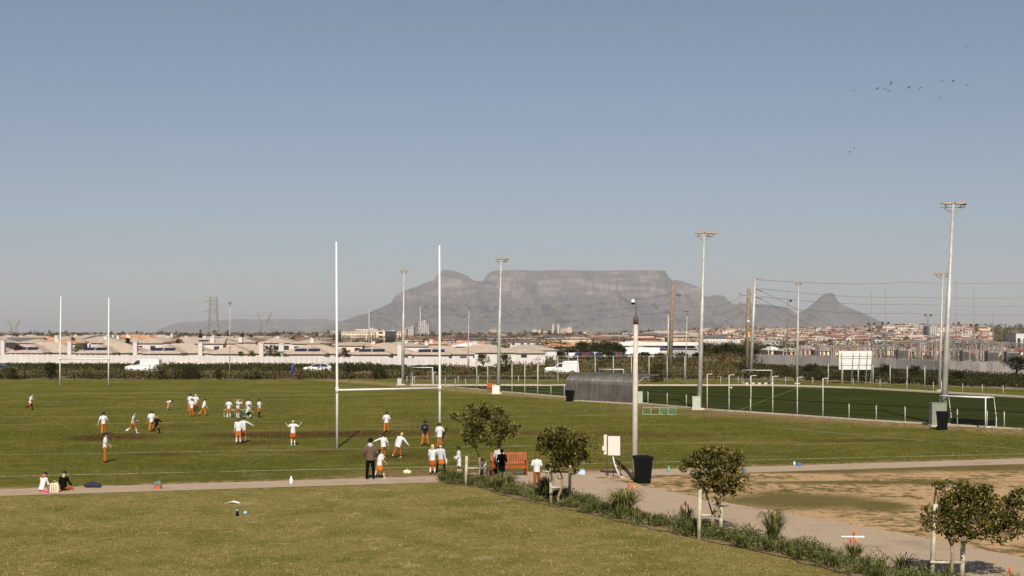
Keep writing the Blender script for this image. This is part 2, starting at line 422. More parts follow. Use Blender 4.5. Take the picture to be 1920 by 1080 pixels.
# ------------------------------------------------ object materials
M_WHITE = plain('white_paint', (.60, .60, .59), .5, .4, .04, 3)
M_CREAM = plain('cream_paint', (.70, .65, .57), .6, .3, .05, 2)
M_GALV = plain('galvanised_steel', (.40, .385, .36), .55, .4, .15, 2, .25)
M_GALVD = plain('dull_steel', (.23, .22, .205), .6, .4, .2, 2, .2)
M_POLEC = plain('pole_concrete', (.46, .42, .37), .8, .25, .10, 5)
M_BLACKP = plain('black_plastic', (.004, .0045, .0045), .65, .12, .2, 5)
M_BLACK = plain('black_paint', (.008, .008, .008), .6, .3, .2, 5)
M_CAB = plain('cabinet_green_grey', (.40, .44, .38), .6, .3, .08, 4)
M_LAMP = plain('lamp_housing', (.33, .26, .18), .5, .4, .15, 8)
M_LENS = plain('lamp_glass', (.09, .085, .075), .15, .6, .1, 8)
M_WOODB = plain('bench_wood', (.30, .062, .014), .5, .35, .25, 9)
M_WOODP = plain('pole_wood', (.22, .165, .105), .85, .15, .3, 3)
M_STAKE = plain('stake_wood', (.39, .365, .27), .85, .15, .2, 6)
M_DARKBR = plain('brown_frame', (.075, .05, .04), .6, .3, .15, 6)
M_BOARD = plain('whiteboard', (.60, .57, .51), .35, .4, .02, 2)
M_GREENNET = plain('green_mesh', (.06, .20, .12), .8, .2, .25, 9)
M_GREENPALE = plain('pale_green_frame', (.42, .52, .40), .6, .3, .1, 9)
M_ORANGE = plain('orange_plastic', (.36, .075, .02), .6, .3, .1, 5)
M_INS = plain('insulator', (.18, .13, .11), .3, .5, .1, 5)
M_NETD = plain('dark_net', (.018, .032, .018), .9, .1, .3, 20)
M_BRICKPAD = plain('concrete_pad', (.50, .44, .37), .9, .2, .15, 5)
M_YEL = plain('yellow_marker', (.75, .38, .05), .6, .3, .05, 5)
def g_corr():
    n = NT('corrugated_steel'); f = n.noise(.9, 4, n.obj()); g = n.noise(6, 4, n.obj(), stretch=(1, 1, .15))
    c = n.mix(n.ramp(f, .35, .65), (.070, .065, .058), (.105, .098, .09))
    c = n.mix(n.math('MULTIPLY', n.ramp(g, .5, .7), .4), c, (.17, .15, .13))
    v = n.noise(3.2, 2, n.obj(), stretch=(1, .02, .02)); c = n.mix(n.math('MULTIPLY', n.ramp(v, .48, .6), .35), c, (.045, .042, .038)); return n.out(c, .5, .4, .2)
M_CORR = g_corr()

# ------------------------------------------------ rugby posts
def rugby(name, p1, p2, top1, top2, barz, r, lab):
    t = empty(name, (p1 + p2) / 2, label=lab, cat='rugby posts', group='rugby posts at the two ends of the pitch')
    c = (p1 + p2) / 2
    for p, q in ((p1, top1), (p2, top2)):
        m = MB(); m.tube([p - c + Vector((0, 0, -.1)), p - c + Vector((0, 0, barz)), q - c], [r, r, r * .72], 12); m.build('upright', M_WHITE, t, True)
    m = MB(); m.tube([p1 - c + Vector((0, 0, barz)), p2 - c + Vector((0, 0, barz))], r * .8, 10)
    for p in (p1, p2): m.tube([p - c + Vector((0, 0, barz - .14)), p - c + Vector((0, 0, barz + .14))], r * 1.35, 10)
    m.build('crossbar', M_WHITE, t, True)
P1 = G(632, 840); P2 = A(824.5, 71.1)
rugby('rugby_posts', P1, P2, A(630.5, P1.y, Z(453, P1.y)), A(824, 71.1, Z(460, 71.1)), 2.98, .066, 'tall white rugby posts with crossbar, the near and larger pair with children playing around them')
Q1, Q2 = G(112.5, 722), G(203.5, 723)
rugby('rugby_posts', Q1, Q2, A(114.3, Q1.y, Z(556, Q1.y)), A(204, Q2.y, Z(558, Q2.y)), 3.0, .085, 'distant small white rugby posts in front of the scrub at the far pitch end')

# ------------------------------------------------ floodlight masts
def mast(px, base, tpx, ty, w, heads, lab, arm=True, box=None):
    b = G(px, base); D = b.y; top = A(tpx, D, Z(ty, D))
    t = empty('floodlight_mast', b, label=lab, cat='floodlight mast', group='floodlight masts around the pitches')
    v = top - b; m = MB(); r = w / 2
    knee = v * .62
    m.tube([(0, 0, -.1), knee, knee + v * .003, v], [r, r * .74, r * .56, r * .42], 12)
    m.build('pole', M_GALV, t, True)
    m = MB(); m.box((0, 0, .05), (r * 3.6, r * 3.6, .14)); m.build('base_plate', M_BRICKPAD, t)
    wdt = max(abs(h[0]) for h in heads)
    m = MB(); m.tube([v + Vector((-wdt, 0, -.16)), v + Vector((wdt, 0, -.16))], .035, 6)
    for s in (-1, 1): m.tube([v + Vector((0, 0, -.55)), v + Vector((s * wdt * .8, 0, -.16))], .03, 6)
    m.build('cross_arm', M_GALVD, t)
    for (dx, tilt, ln, dy) in heads:
        e = MB(); Mr = Matrix.Rotation(tilt, 3, 'Y') @ Matrix.Rotation(R(14), 3, 'X')
        e.ell((0, 0, 0), (ln / 2, .26, .085), 12, 6, M=Mr)
        e.box(Mr @ Vector((-ln * .38 * (1 if dx > 0 else -1), 0, .03)), (ln * .3, .2, .16), M=Mr)
        e.tube([(0, 0, -.02), (-.02, 0, -.24)], .03, 6)
        e.build('lamp_head', M_LAMP, t, True, loc=v + Vector((dx, dy, .1)))
        e = MB(); e.ell((0, -.05, -.06), (ln * .36, .2, .05), 10, 5, M=Mr); e.build('lamp_glass', M_LENS, t.children[-1], True)
HD = lambda s: [(-.55 * s, R(-4), .8 * s, 0), (.55 * s, R(6), .85 * s, -.05), (.9 * s, R(10), .5 * s, .3)]
mast(1768, 797, 1787, 384, .42, [(-.46, R(3), .72, 0), (.50, R(-5), .74, -.05), (.82, R(-12), .34, .25)], 'tallest and nearest floodlight mast, rising behind a black wheelie bin on the right')
mast(1311, 768, 1320.5, 439, .40, [(-.42, R(2), .62, 0), (.3, R(4), .6, -.1), (.75, R(-4), .7, .1)], 'slim floodlight mast rising past the right end of the flat topped mountain')
mast(934, 738, 939.5, 487, .40, [(-.3, R(3), .5, 0), (.35, R(-3), .6, -.1), (.62, R(0), .3, .2)], 'floodlight mast crossing the left part of the flat-topped mountain, white cabinet at its foot')
mast(755, 722, 757.5, 509, .40, [(-.28, R(-14), .35, 0), (.3, R(6), .5, -.1)], 'floodlight mast between the near rugby uprights, with a grey box at its foot')
mast(1761, 733, 1768, 515, .36, [(-.7, R(2), .62, 0), (-.1, R(0), .5, .2), (.55, R(-3), .6, -.1)], 'floodlight mast just left of the tallest one, beyond the hockey pitch')
mast(1494, 720, 1497.5, 531, .34, [(-.22, R(3), .5, 0), (.3, R(-3), .5, -.1)], 'floodlight mast in front of the saddle left of the pointed peak')

# thin lamp posts beyond the pitches
def lamp_post(px, base, tpx, ty, lab, w=.16, kind=0):
    b = G(px, base); D = b.y; v = A(tpx, D, Z(ty, D)) - b
    t = empty('lamp_post', b, label=lab, cat='lamp post', group='thin lamp posts along the road')
    m = MB(); m.tube([(0, 0, 0), v], [w / 2, w * .3], 8); m.build('pole', M_GALV, t, True)
    m = MB(); m.ell(v + Vector((-.12, -.1, .02)), (.24, .2, .13), 8, 5); m.ell(v + Vector((.2, -.1, .08)), (.18, .2, .10), 8, 5); m.tube([v + Vector((0, 0, -.5)), v + Vector((.05, -.1, 0))], .06, 6)
    m.build('lamp_head', M_GALVD, t, True)
lamp_post(430.5, 698, 431.5, 568, 'thin lamp post beside the lattice pylon, above the scrub')
lamp_post(877, 698, 879.5, 575, 'thin lamp post left of the floodlight mast, in front of the mountain')
lamp_post(1285, 721, 1288.5, 583, 'thin lamp post between the wooden pole and the second tallest floodlight mast', .14)

# ------------------------------------------------ cabinets at mast feet
def cabinet(px, base, w, h, d, rz, lab, mat=M_CAB):
    b = G(px, base); t = empty('electrical_cabinet', b, rz, label=lab, cat='electrical cabinet', group='electrical cabinets at the mast feet')
    m = MB(); m.box((0, 0, h / 2), (w, d, h)); m.box((0, 0, h + .02), (w + .05, d + .05, .05)); m.build('body', mat, t)
    m = MB(); m.box((0, -d / 2 - .008, h * .52), (w * .86, .02, h * .84)); o = m.build('door', mat, t)
    m = MB(); m.box((w * .32, -d / 2 - .03, h * .5), (.03, .03, .16)); m.build('handle', M_GALVD, o)
    m = MB(); m.box((0, 0, .04), (w + .16, d + .16, .1)); m.build('plinth', M_BRICKPAD, t)
cabinet(1306, 768.5, .62, 1.0, .45, R(-8), 'pale green cabinet at the foot of the mast beside the hockey pitch fence')
cabinet(929.5, 739, .70, .80, .45, R(5), 'whitish cabinet at the foot of the mast next to an orange seat', M_CREAM)
cabinet(749, 722.5, .5, .75, .4, R(5), 'small grey cabinet between the near rugby uprights')
cabinet(1758.5, 799, .95, 1.45, .5, R(4), 'tall grey green cabinet half hidden by the black bin and tallest mast', plain('cabinet_dark', (.20, .23, .18), .6, .3, .08, 4))
cabinet(1768, 733, .5, .95, .4, R(0), 'pale cabinet beyond the hockey pitch beside the far mast', M_CREAM)

# ------------------------------------------------ camera pole
b = G(1190, 899); D = b.y
t = empty('camera_pole', b, label='thick pale concrete pole topped by a domed security camera, beside the large black bin', cat='camera pole')
hh = Z(607, D)
m = MB(); m.tube([(0, 0, -.1), (.02, 0, hh * .5), (.045, 0, hh)], [.125, .108, .088], 16); m.build('pole', M_POLEC, t, True)
m = MB(); m.tube([(.045, 0, hh - .02), (.045, 0, hh + .27)], .10, 12); m.build('collar', M_DARKBR, t, True)
m = MB(); m.tube([(.045, 0, hh + .2), (.07, 0, Z(556, D)), (.03, -.02, Z(553.5, D)), (-.03, -.04, Z(556, D)), (-.06, -.05, Z(562, D))], [.03, .022, .02, .02, .02], 8); m.build('bracket', M_GALVD, t, True)
c = Vector((-.07, -.05, Z(566, D)))
m = MB(); m.tube([c + Vector((0, 0, .11)), c + Vector((0, 0, .07)), c + Vector((0, 0, .0)), c + Vector((0, 0, -.03))], [.03, .07, .095, .095], 14); m.build('camera_housing', M_WHITE, t, True)
m = MB(); m.ell(c + Vector((0, 0, -.035)), (.08, .08, .08), 12, 8); m.build('camera_dome', M_BLACKP, t, True)

# ------------------------------------------------ wheelie bins
def bin_(p, rz, s, lab):
    t = empty('wheelie_bin', p, rz, label=lab, cat='wheelie bin', group='black wheelie bins')
    def fr(z, w0, d0): return [(-w0, -d0, z), (w0, -d0, z), (w0, d0, z), (-w0, d0, z)]
    m = MB(); vs = [Vector(v) * s for v in fr(.04, .24, .25) + fr(.93, .30, .34) + fr(.93, .325, .365) + fr(.98, .325, .365)]
    fs = [(3, 2, 1, 0)]
    for k in range(3): fs += [(k * 4 + i, k * 4 + (i + 1) % 4, k * 4 + 4 + (i + 1) % 4, k * 4 + 4 + i) for i in range(4)]
    fs.append((12, 13, 14, 15)); m.add(vs, fs)
    for x in (-.12, .12): m.box(Vector((x, -.298, .48)) * s, Vector((.03, .02, .7)) * s, M=Matrix.Rotation(R(5), 3, 'X'))
    m.build('body', M_BLACKP, t)
    m = MB(); vs = [Vector(v) * s for v in fr(.985, .335, .38) + fr(1.02, .33, .375) + fr(1.06, .25, .28)]
    fs = [(3, 2, 1, 0)] + [(k * 4 + i, k * 4 + (i + 1) % 4, k * 4 + 4 + (i + 1) % 4, k * 4 + 4 + i) for k in range(2) for i in range(4)] + [(8, 9, 10, 11)]
    m.add(vs, fs); m.tube([Vector((-.26, .42, 1.0)) * s, Vector((.26, .42, 1.0)) * s], .018 * s, 8)
    for x in (-.26, .26): m.tube([Vector((x, .33, .99)) * s, Vector((x, .43, 1.0)) * s], .016 * s, 6)
    m.build('lid', M_BLACKP, t)
    for x in (-.27, .27):
        m = MB(); m.tube([Vector((x - .03, .27, .1)) * s, Vector((x + .03, .27, .1)) * s], .10 * s, 14); m.build('wheel', M_BLACKP, t)
bin_(G(1207, 908) + Vector((0, .3, 0)), R(8), 1.03, 'large black wheelie bin at the foot of the concrete camera pole')
bin_(G(1068, 752) + Vector((0, -.5, 0)), R(20), .92, 'small distant black wheelie bin at the left end of the corrugated shelter')
bin_(G(1770, 807) + Vector((.0, .3, 0)), R(-12), 1.08, 'black wheelie bin in front of the tallest floodlight mast by the hockey fence')

# ------------------------------------------------ shelter by the hockey pitch
a = G(1061.5, 751); e = G(1191, 758); u = (e - a).normalized(); L = (e - a).length; rz = math.atan2(u.y, u.x)
t = empty('dugout_shelter', a, rz, label='long dark grey corrugated dugout shelter with curved roof beside the hockey pitch', cat='shelter')
prof = [(0, 0), (0, .6), (0, 1.2), (0, 1.55)] + [(.85 - .85 * math.cos(q), 1.55 + .75 * math.sin(q)) for q in [R(k) for k in (18, 36, 54, 72, 90)]] + [(1.5, 2.30), (2.4, 2.33), (3.0, 2.38)]
m = MB(); NS = 300
nrm = []
for i, (d, z) in enumerate(prof):
    d0, z0 = prof[max(0, i - 1)]; d1, z1 = prof[min(len(prof) - 1, i + 1)]; q = Vector((d1 - d0, z1 - z0)).normalized(); nrm.append((-q.y, q.x))
for k in range(NS + 1):
    off = .045 * math.cos(k * math.pi * .25) + (.02 if (k // 25) % 2 else 0)
    for (d, z), (nx, nz_) in zip(prof, nrm): m.v.append((L * k / NS, d + nx * off, z + nz_ * off))
npf = len(prof)
for k in range(NS):
    for i in range(npf - 1): q = k * npf + i; m.f.append((q, q + 1, q + npf + 1, q + npf)); m.m.append(0)
o = m.build('roof_sheet', M_CORR, t)
md = o.modifiers.new('s', 'SOLIDIFY'); md.thickness = .02
m = MB()
for x in (0.02, L * .25, L * .5, L * .75, L - .02):
    m.tube([(x, .1, 0), (x, .1, 1.5), (x, .9, 2.16), (x, 1.7, 2.24)], .035, 6)
m.build('frame', M_GALV, t)
m = MB(); m.box((L / 2, .55, .45), (L * .96, .35, .05))
for k in range(9): m.box((L * (.05 + k * .1125), .55, .21), (.05, .3, .42))
m.build('bench_seat', M_GREENPALE, t)
m = MB(); m.box((L - .01, .55, .55), (.03, .7, 1.0)); m.build('end_panel', M_GREENPALE, t)
m = MB(); m.box((L / 2, -.02, .04), (L + .3, .18, .12)); m.build('foundation', M_KERB, t)

# ------------------------------------------------ fences
def fence(name, posts, base_line, hgt, lab, cat='fence', rad=.035, wires=(.5,), mat=M_GALV, matw=M_GALVD, crank=0, group=None, wr=.008, toprail=.022, capz=None):
    pts = [G(px, lerp_tab(base_line, px)) for px in posts]
    o0 = pts[0].copy(); t = empty(name, o0, label=lab, cat=cat, group=group)
    first = None
    for i, p in enumerate(pts):
        if first is None:
            m = MB(); m.tube([(0, 0, -.05), (0, 0, hgt)], rad, 8)
            if crank: m.tube([(0, 0, hgt - rad), (crank * .5, .0, hgt), (crank, .0, hgt + .01)], rad * .9, 8)
            first = m.build('post', mat, t, True)
        else:
            c = first.copy(); COL.objects.link(c); c.location = p - o0; c.parent = t
    m = MB()
    for i in range(len(pts) - 1):
        for w in wires:
            m.tube([pts[i] - o0 + Vector((0, 0, hgt * w)), pts[i + 1] - o0 + Vector((0, 0, hgt * w))], wr, 4, cap=False)
    if m.v: m.build('wire', matw, t)
    if toprail:
        m = MB()
        for i in range(len(pts) - 1): m.tube([pts[i] - o0 + Vector((0, 0, hgt)), pts[i + 1] - o0 + Vector((0, 0, hgt))], toprail, 6)
        m.build('rail', matw, t)
    return t
NB = [(835, 725), (853, 727.5), (873, 729), (894, 730), (914, 733), (960, 736.5), (1033, 742.5), (1185, 755), (1340, 769.5), (1449, 776), (1543, 783), (1640, 789.5), (1744, 795.5), (1920, 806), (2500, 868)]
FB = [(763, 723), (835, 722.5), (1440, 722.5), (1600, 727), (1760, 735.5), (1920, 744.5), (2500, 779)]
fence('low_fence', [835, 853.5, 873, 894, 914, 938, 960, 984, 1008, 1033, 1058], NB, 1.05, 'low thin post fence beside the hockey pitch, left of the corrugated shelter', wires=(.1, .35, .65))
fence('low_fence', [1215, 1251, 1287, 1326, 1367, 1407, 1449, 1495, 1543, 1592, 1643, 1697, 1744, 1795, 1851, 1883, 1945, 2010], NB, 1.08, 'low dark railed fence along the near side of the hockey pitch, right of the shelter', wires=(.1, .35, .65), matw=M_BLACK, toprail=.028)
fence('ball_stop_fence', [894, 914.5, 937, 960, 984, 1008], [(x, y - .1) for x, y in NB], 2.9, 'row of tall cranked white posts left of the corrugated shelter', rad=.045, crank=.5, wires=(), toprail=0, group='tall cranked posts on the near side of the hockey pitch')
fence('ball_stop_fence', [1326, 1367, 1408, 1449, 1495, 1543], [(x, y - .1) for x, y in NB], 2.75, 'row of tall cranked white posts right of the shelter, in front of the hockey pitch', rad=.033, crank=.42, wires=(.72,), toprail=0, mat=plain('post_paint', (.50, .48, .43), .6, .3), group='tall cranked posts on the near side of the hockey pitch')
fence('high_fence', [1009, 1046, 1083, 1116, 1150, 1184, 1217, 1251, 1284], [(900, 721.8), (1400, 721.8)], 3.3, 'tall thin post fence on the far side of the hockey pitch, behind the corrugated shelter', rad=.05, wires=(.25, .5, .75), matw=M_GALVD, group='tall fences on the far side of the hockey pitch', wr=.006)
fence('high_fence', [1553, 1580, 1609, 1637, 1669, 1701, 1734], [(x, y - .9) for x, y in FB], 2.55, 'tall thin post fence beyond the hockey pitch, in front of the white billboard', rad=.045, wires=(.5,), matw=M_GALVD, group='tall fences on the far side of the hockey pitch', wr=.006, toprail=.012)
fence('far_low_fence', [763, 777, 819, 859, 897, 935, 972, 1009, 1046], [(x, y - .2) for x, y in FB], 1.05, 'low post fence beyond the far kerb, left of the shelter and around the white frames', rad=.035, wires=(.5,), group='low fences on the far side of the hockey pitch')
fence('far_low_fence', [1351, 1384, 1407, 1473, 1524, 1551, 1600, 1650, 1700, 1750, 1805, 1842, 1881, 1925, 1975], [(x, y - .2) for x, y in FB], 1.0, 'low post fence beyond the far kerb on the right, ending behind the large hockey goal', rad=.035, wires=(.5, .98), matw=M_BLACK, group='low fences on the far side of the hockey pitch', toprail=0)
DF = [(-600, 712), (760, 711.6), (1300, 711), (1440, 712.5), (1600, 716), (1700, 721), (1920, 729), (2500, 752)]
fence('boundary_fence', list(range(-330, 830, 47)), DF, 1.85, 'black wire fence with dark posts between the playing field and the scrub, left half', rad=.05, mat=M_BLACK, matw=M_BLACK, wires=(.12, .3, .5, .7, .98), wr=.012, toprail=0, group='black boundary fences')
fence('boundary_fence', [1120, 1165, 1210, 1256, 1300, 1342, 1395, 1440, 1490, 1540, 1590, 1640, 1685, 1745, 1810, 1850, 1884, 1950, 2020], DF, 1.75, 'black wire fence with dark posts behind the hockey pitch, right half', rad=.06, mat=M_BLACK, matw=M_BLACK, wires=(.12, .3, .5, .7, .98), wr=.014, toprail=0, group='black boundary fences')

# ------------------------------------------------ goals
def goal(p, u, w, dep, h, lab, net=True, rad=.05, grp='white goals around the hockey pitch', netm=M_NETD):
    u = Vector(u).normalized(); rz = math.atan2(u.y, u.x)
    t = empty('goal_frame', p, rz, label=lab, cat='goal', group=grp)
    m = MB()
    m.tube([(0, 0, 0), (0, 0, h), (w, 0, h), (w, 0, 0)], rad, 8); m.build('front_frame', M_WHITE, t, True)
    m = MB()
    for x in (0, w): m.tube([(x, 0, h), (x, dep * .75, h), (x, dep, h * .35), (x, dep, .08), (x, 0, .08)], rad * .8, 6)
    m.tube([(0, dep * .75, h), (w, dep * .75, h)], rad * .5, 6); m.tube([(0, dep, .08), (w, dep, .08)], rad * .8, 6); m.build('rear_frame', M_WHITE, t, True)
    if net:
        m = MB(); n = int(w / .14)
        for k in range(n + 1):
            x = w * k / n; m.tube([(x, dep * .72, h), (x, dep * .97, h * .35), (x, dep * .97, .05)], .011, 3, cap=False)
        for z in [h * j / 12 for j in range(1, 12)]: m.tube([(0, dep * .9, z), (w, dep * .9, z)], .011, 3, cap=False)
        for x in (0, w):
            for k in range(8): m.tube([(x, dep * k / 8, .05), (x, dep * k / 8, h * .97)], .006, 3, cap=False)
        m.build('net', netm, t)
        m = MB(); m.box((w / 2, dep * .99, .24), (w, .04, .42)); m.build('backboard', M_BLACK, t)
    return t
g0 = G(1763, 799); g1 = G(1848, 804)
goal(g0, g1 - g0, (g1 - g0).length, 1.25, 1.92, 'large white hockey goal with dark net beside the tallest mast', rad=.055)
g0 = G(1126, 722); goal(g0 + Vector((0, 1.5, 0)), (1, 0), 2.75, 1.0, 1.75, 'white goal frame seen over the roof of the corrugated shelter', False, .06)
g0 = G(1396, 721); goal(g0 + Vector((0, .8, 0)), (1, 0), 3.3, 1.0, 1.62, 'white goal frame beyond the hockey pitch, below the steel power pole', False, .05)
g0 = G(771, 723); gC = goal(g0, (1, -.06), 2.4, 1.2, 2.05, 'white frame goal piled with dark covers, behind the near right rugby upright', False, .065)
m = MB()
for k in range(7): m.ell((.2 + k * .36, .5 + .2 * (k % 2), 2.12 + .05 * (k % 3)), (.32, .35, .13), 8, 5)
tag(m.build('tarpaulin', M_BLACK, None, True, loc=g0), 'dark tarpaulin heaped on top of the white frame goal', 'tarpaulin')
# row of folding seats by the far goal
m = MB()
for k in range(9): m.box((k * .36, 0, .16), (.2, .25, .28), mi=k % 2)
tag(m.build('crate_row', [M_WHITE, plain('navy_plastic', (.02, .025, .07))], None, loc=G(1400, 722.3)), 'low white and navy slatted bench at the goal by the power poles', 'bench')

# ------------------------------------------------ billboard seen from behind
bp = G(1573.5, 719); t = empty('billboard', bp, R(-4), label='large blank white billboard on thin legs in front of the substation', cat='billboard')
S = bp.y / F
m = MB(); m.box((30 * S, 0, Z(675.5, bp.y)), (61 * S, .07, 35 * S)); m.build('panel', M_WHITE, t)
for x in (4, 22, 34, 48, 57):
    m = MB(); m.tube([(x * S, -.25, 0), (x * S + (.25 if x > 5 else 0), -.08, Z(662, bp.y))], .045, 6); m.build('leg', M_GALVD, t)
m = MB()
for z in (668, 672, 685): m.tube([(1 * S, -.055, Z(z, bp.y)), (60 * S, -.055, Z(z, bp.y))], .022, 6)
m.build('rail', M_GALVD, t)

# ------------------------------------------------ green training nets, orange seat
def netrow(p, rz, n, lab):
    t = empty('training_net', p, rz, label=lab, cat='training net', group='low green training nets')
    for k in range(n):
        m = MB(); x = k * .62; m.tube([(x, 0, 0), (x, 0, .5), (x + .58, 0, .5), (x + .58, 0, 0), (x, 0, .02)], .018, 6); m.build('frame', M_GREENPALE, t)
        if k >= n - 2 or k % 2 == 0:
            m = MB()
            for j in range(9): m.tube([(x + .06 * j + .03, 0, .02), (x + .06 * j + .03, 0, .49)], .012 if k >= n - 2 else .005, 3, cap=False)
            for j in range(6): m.tube([(x, 0, .08 * j + .04), (x + .58, 0, .08 * j + .04)], .012 if k >= n - 2 else .005, 3, cap=False)
            m.build('net', M_GREENNET, t)
netrow(G(1205, 777), R(-10), 4, 'low green training net on the worn grass right of the camera pole')
netrow(G(420, 781), R(-6), 3, 'low green training net behind the group of four children')
t = empty('orange_seat', G(918, 734), label='small orange seat beside the cabinet of the mast', cat='seat')
m = MB(); m.box((0, 0, .35), (.5, .4, .05)); m.build('seat', M_ORANGE, t)
m = MB(); m.box((0, .2, .62), (.5, .04, .45)); m.build('backrest', M_ORANGE, t)
for x, y in ((-.22, -.17), (.22, -.17), (-.22, .2), (.22, .2)):
    m = MB(); m.box((x, y, .17), (.05, .05, .34)); m.build('leg', M_ORANGE, t)

# ------------------------------------------------ park bench
pb = G(988, 892); t = empty('park_bench', pb, R(186), label='orange brown slatted wooden park bench seen from behind beside the path', cat='bench')
W = 1.5
def bx(name, c, sz, par=t, mat=M_WOODB, M=None): m = MB(); m.box(c, sz, M=M); return m.build(name, mat, par)
m = MB(); tl_ = Matrix.Rotation(R(10), 3, 'X')
m.box((W / 2, -.30, .90), (W, .05, .09), M=tl_); m.box((W / 2, -.235, .52), (W, .05, .07), M=tl_)
for k in range(15): m.box((.09 + k * (W - .18) / 14, -.268, .71), (.055, .02, .36), M=tl_)
m.build('backrest', M_WOODB, t)
m = MB()
for k in range(5): m.box((W / 2, -.16 + k * .105, .43), (W, .085, .025))
m.box((W / 2, -.2, .38), (W - .08, .03, .07)); m.box((W / 2, .28, .38), (W - .08, .03, .07)); m.build('seat', M_WOODB, t)
for x in (.035, W - .035):
    bx('leg', (x, -.22, .22), (.065, .065, .44)); bx('leg', (x, .27, .31), (.065, .065, .62))
    m = MB(); m.box((x, -.265, .69), (.065, .06, .52), M=tl_); m.build('back_post', M_WOODB, t)
    bx('armrest', (x, .02, .635), (.075, .58, .035))

# ------------------------------------------------ whiteboard stand
wb = G(1139, 892); D = wb.y; t = empty('whiteboard_stand', wb, R(-12), label='blank white notice board in a brown frame on two legs beside the path', cat='notice board')
s = D / F
m = MB()
for x in (0, 25 * s): m.tube([(x, 0, 0), (x, 0, Z(816, D))], .022, 8)
for z in (817, 854.5): m.tube([(0, 0, Z(z, D)), (25 * s, 0, Z(z, D))], .02, 8)
m.box((0, .05, .03), (.07, .55, .06)); m.box((25 * s, .05, .03), (.07, .5, .06)); m.build('frame', M_DARKBR, t)
m = MB(); m.box((12.5 * s, -.005, Z(835.5, D)), (23 * s, .03, 36 * s)); m.build('panel', M_BOARD, t)
m = MB(); m.box((-4.5 * s, .12, Z(834, D)), (6 * s, .04, 37 * s)); m.box((-7.5 * s, .08, Z(841, D)), (5 * s, .07, 8 * s)); m.build('side_panel', M_BOARD, t)
t = empty('folding_easel', G(1157, 896), label='folded white tubular stand leaning beside the notice board legs', cat='folding stand')
m = MB(); m.tube([(-.16, .1, .86), (-.1, .08, .55), (.0, 0, .3), (.13, -.05, .02)], .028, 6); m.tube([(-.1, .08, .55), (.02, .05, .45)], .02, 6); m.tube([(.13, -.05, .03), (.3, -.05, .02)], .025, 6); m.build('frame', M_WHITE, t, True)
m = MB(); m.tube([(-.12, .2, .45), (-.14, .15, .0)], .016, 6); m.build('leg', M_BLACK, t)

# ------------------------------------------------ small things lying about
def cm(name, col, rough=.6): return plain(name, col, rough, .35, .06, 8)
M_NAVY = cm('navy_cloth', (.018, .020, .045), .85); M_TEAL = cm('teal_plastic', (.10, .45, .42)); M_BLUE = cm('blue_plastic', (.06, .16, .45)); M_PALEBLUE = cm('pale_blue_plastic', (.42, .55, .72))
M_PINK = cm('pink_plastic', (.62, .06, .16)); M_LIME = cm('pale_green_cloth', (.60, .64, .33), .85); M_PAPER = cm('paper', (.80, .80, .78), .8); M_PATT = cm('patterned_cloth', (.62, .55, .40), .85); M_RED = cm('red_plastic', (.55, .08, .04)); M_SKYB = cm('sky_blue_plastic', (.25, .55, .75))
def bottle(p, h, r, mb_, mc, lab, lying=False):
    t = empty('water_bottle', p, label=lab, cat='bottle', group='water bottles left on the ground')
    m = MB(); m.tube([(0, 0, 0), (0, 0, h * .68), (0, 0, h * .78)], [r, r, r * .5], 12); o = m.build('body', mb_, t, True)
    m = MB(); m.tube([(0, 0, h * .76), (0, 0, h)], [r * .55, r * .5], 10); o2 = m.build('cap', mc, t, True)
    if lying: t.rotation_euler = (R(80), 0, R(30)); t.location.z = r
bottle(G(546, 909), .33, .065, M_PAPER, M_PAPER, 'white water bottle standing alone on the straight footpath')
bottle(G(445, 968), .22, .045, M_BLACKP, M_SKYB, 'dark bottle with sky blue top standing on the front lawn')
bottle(G(1254, 885), .26, .045, M_TEAL, M_TEAL, 'teal bottle on the path right of the large black bin')
bottle(G(1083, 891), .28, .05, M_PALEBLUE, M_PINK, 'pale bottle with pink cap beside the pale blue lunch box')
bottle(G(1489.5, 873), .22, .045, M_PAPER, M_TEAL, 'small white and dark bottle beside the blue bag on the right footpath')
m = MB(); m.ell((0, 0, .055), (.06, .06, .055), 10, 8); tag(m.build('ball', M_SKYB, None, True, loc=G(460, 964.5)), 'small sky blue ball on the front lawn beside the dark bottle', 'ball')
m = MB(); m.ell((0, 0, .11), (.11, .11, .11), 12, 8); tag(m.build('ball', M_WHITE, None, True, loc=G(1371, 729)), 'small white ball on the far side of the hockey pitch', 'ball')
m = MB(); m.add([(-.24, -.05, .01), (0, -.12, .07), (.22, -.02, .01), (-.2, .12, .015), (.03, .1, .09), (.27, .12, .01)], [(0, 1, 4, 3), (1, 2, 5, 4)]); o = m.build('paper_sheet', M_PAPER, None, loc=G(436, 944)); tag(o, 'crumpled white paper sheet on the front lawn', 'paper')
o.modifiers.new('s', 'SOLIDIFY').thickness = .004
m = MB(); m.add([(-.35, -.1, .005), (.3, -.18, .005), (.33, -.08, .03), (-.3, .0, .02)], [(0, 1, 2, 3)]); o = m.build('paper_sheet', M_PAPER, None, loc=G(1598, 1008)); o.location.z = .03; tag(o, 'flat white paper sheet on the paved path behind the orange flower spikes', 'paper')
o.modifiers.new('s', 'SOLIDIFY').thickness = .004
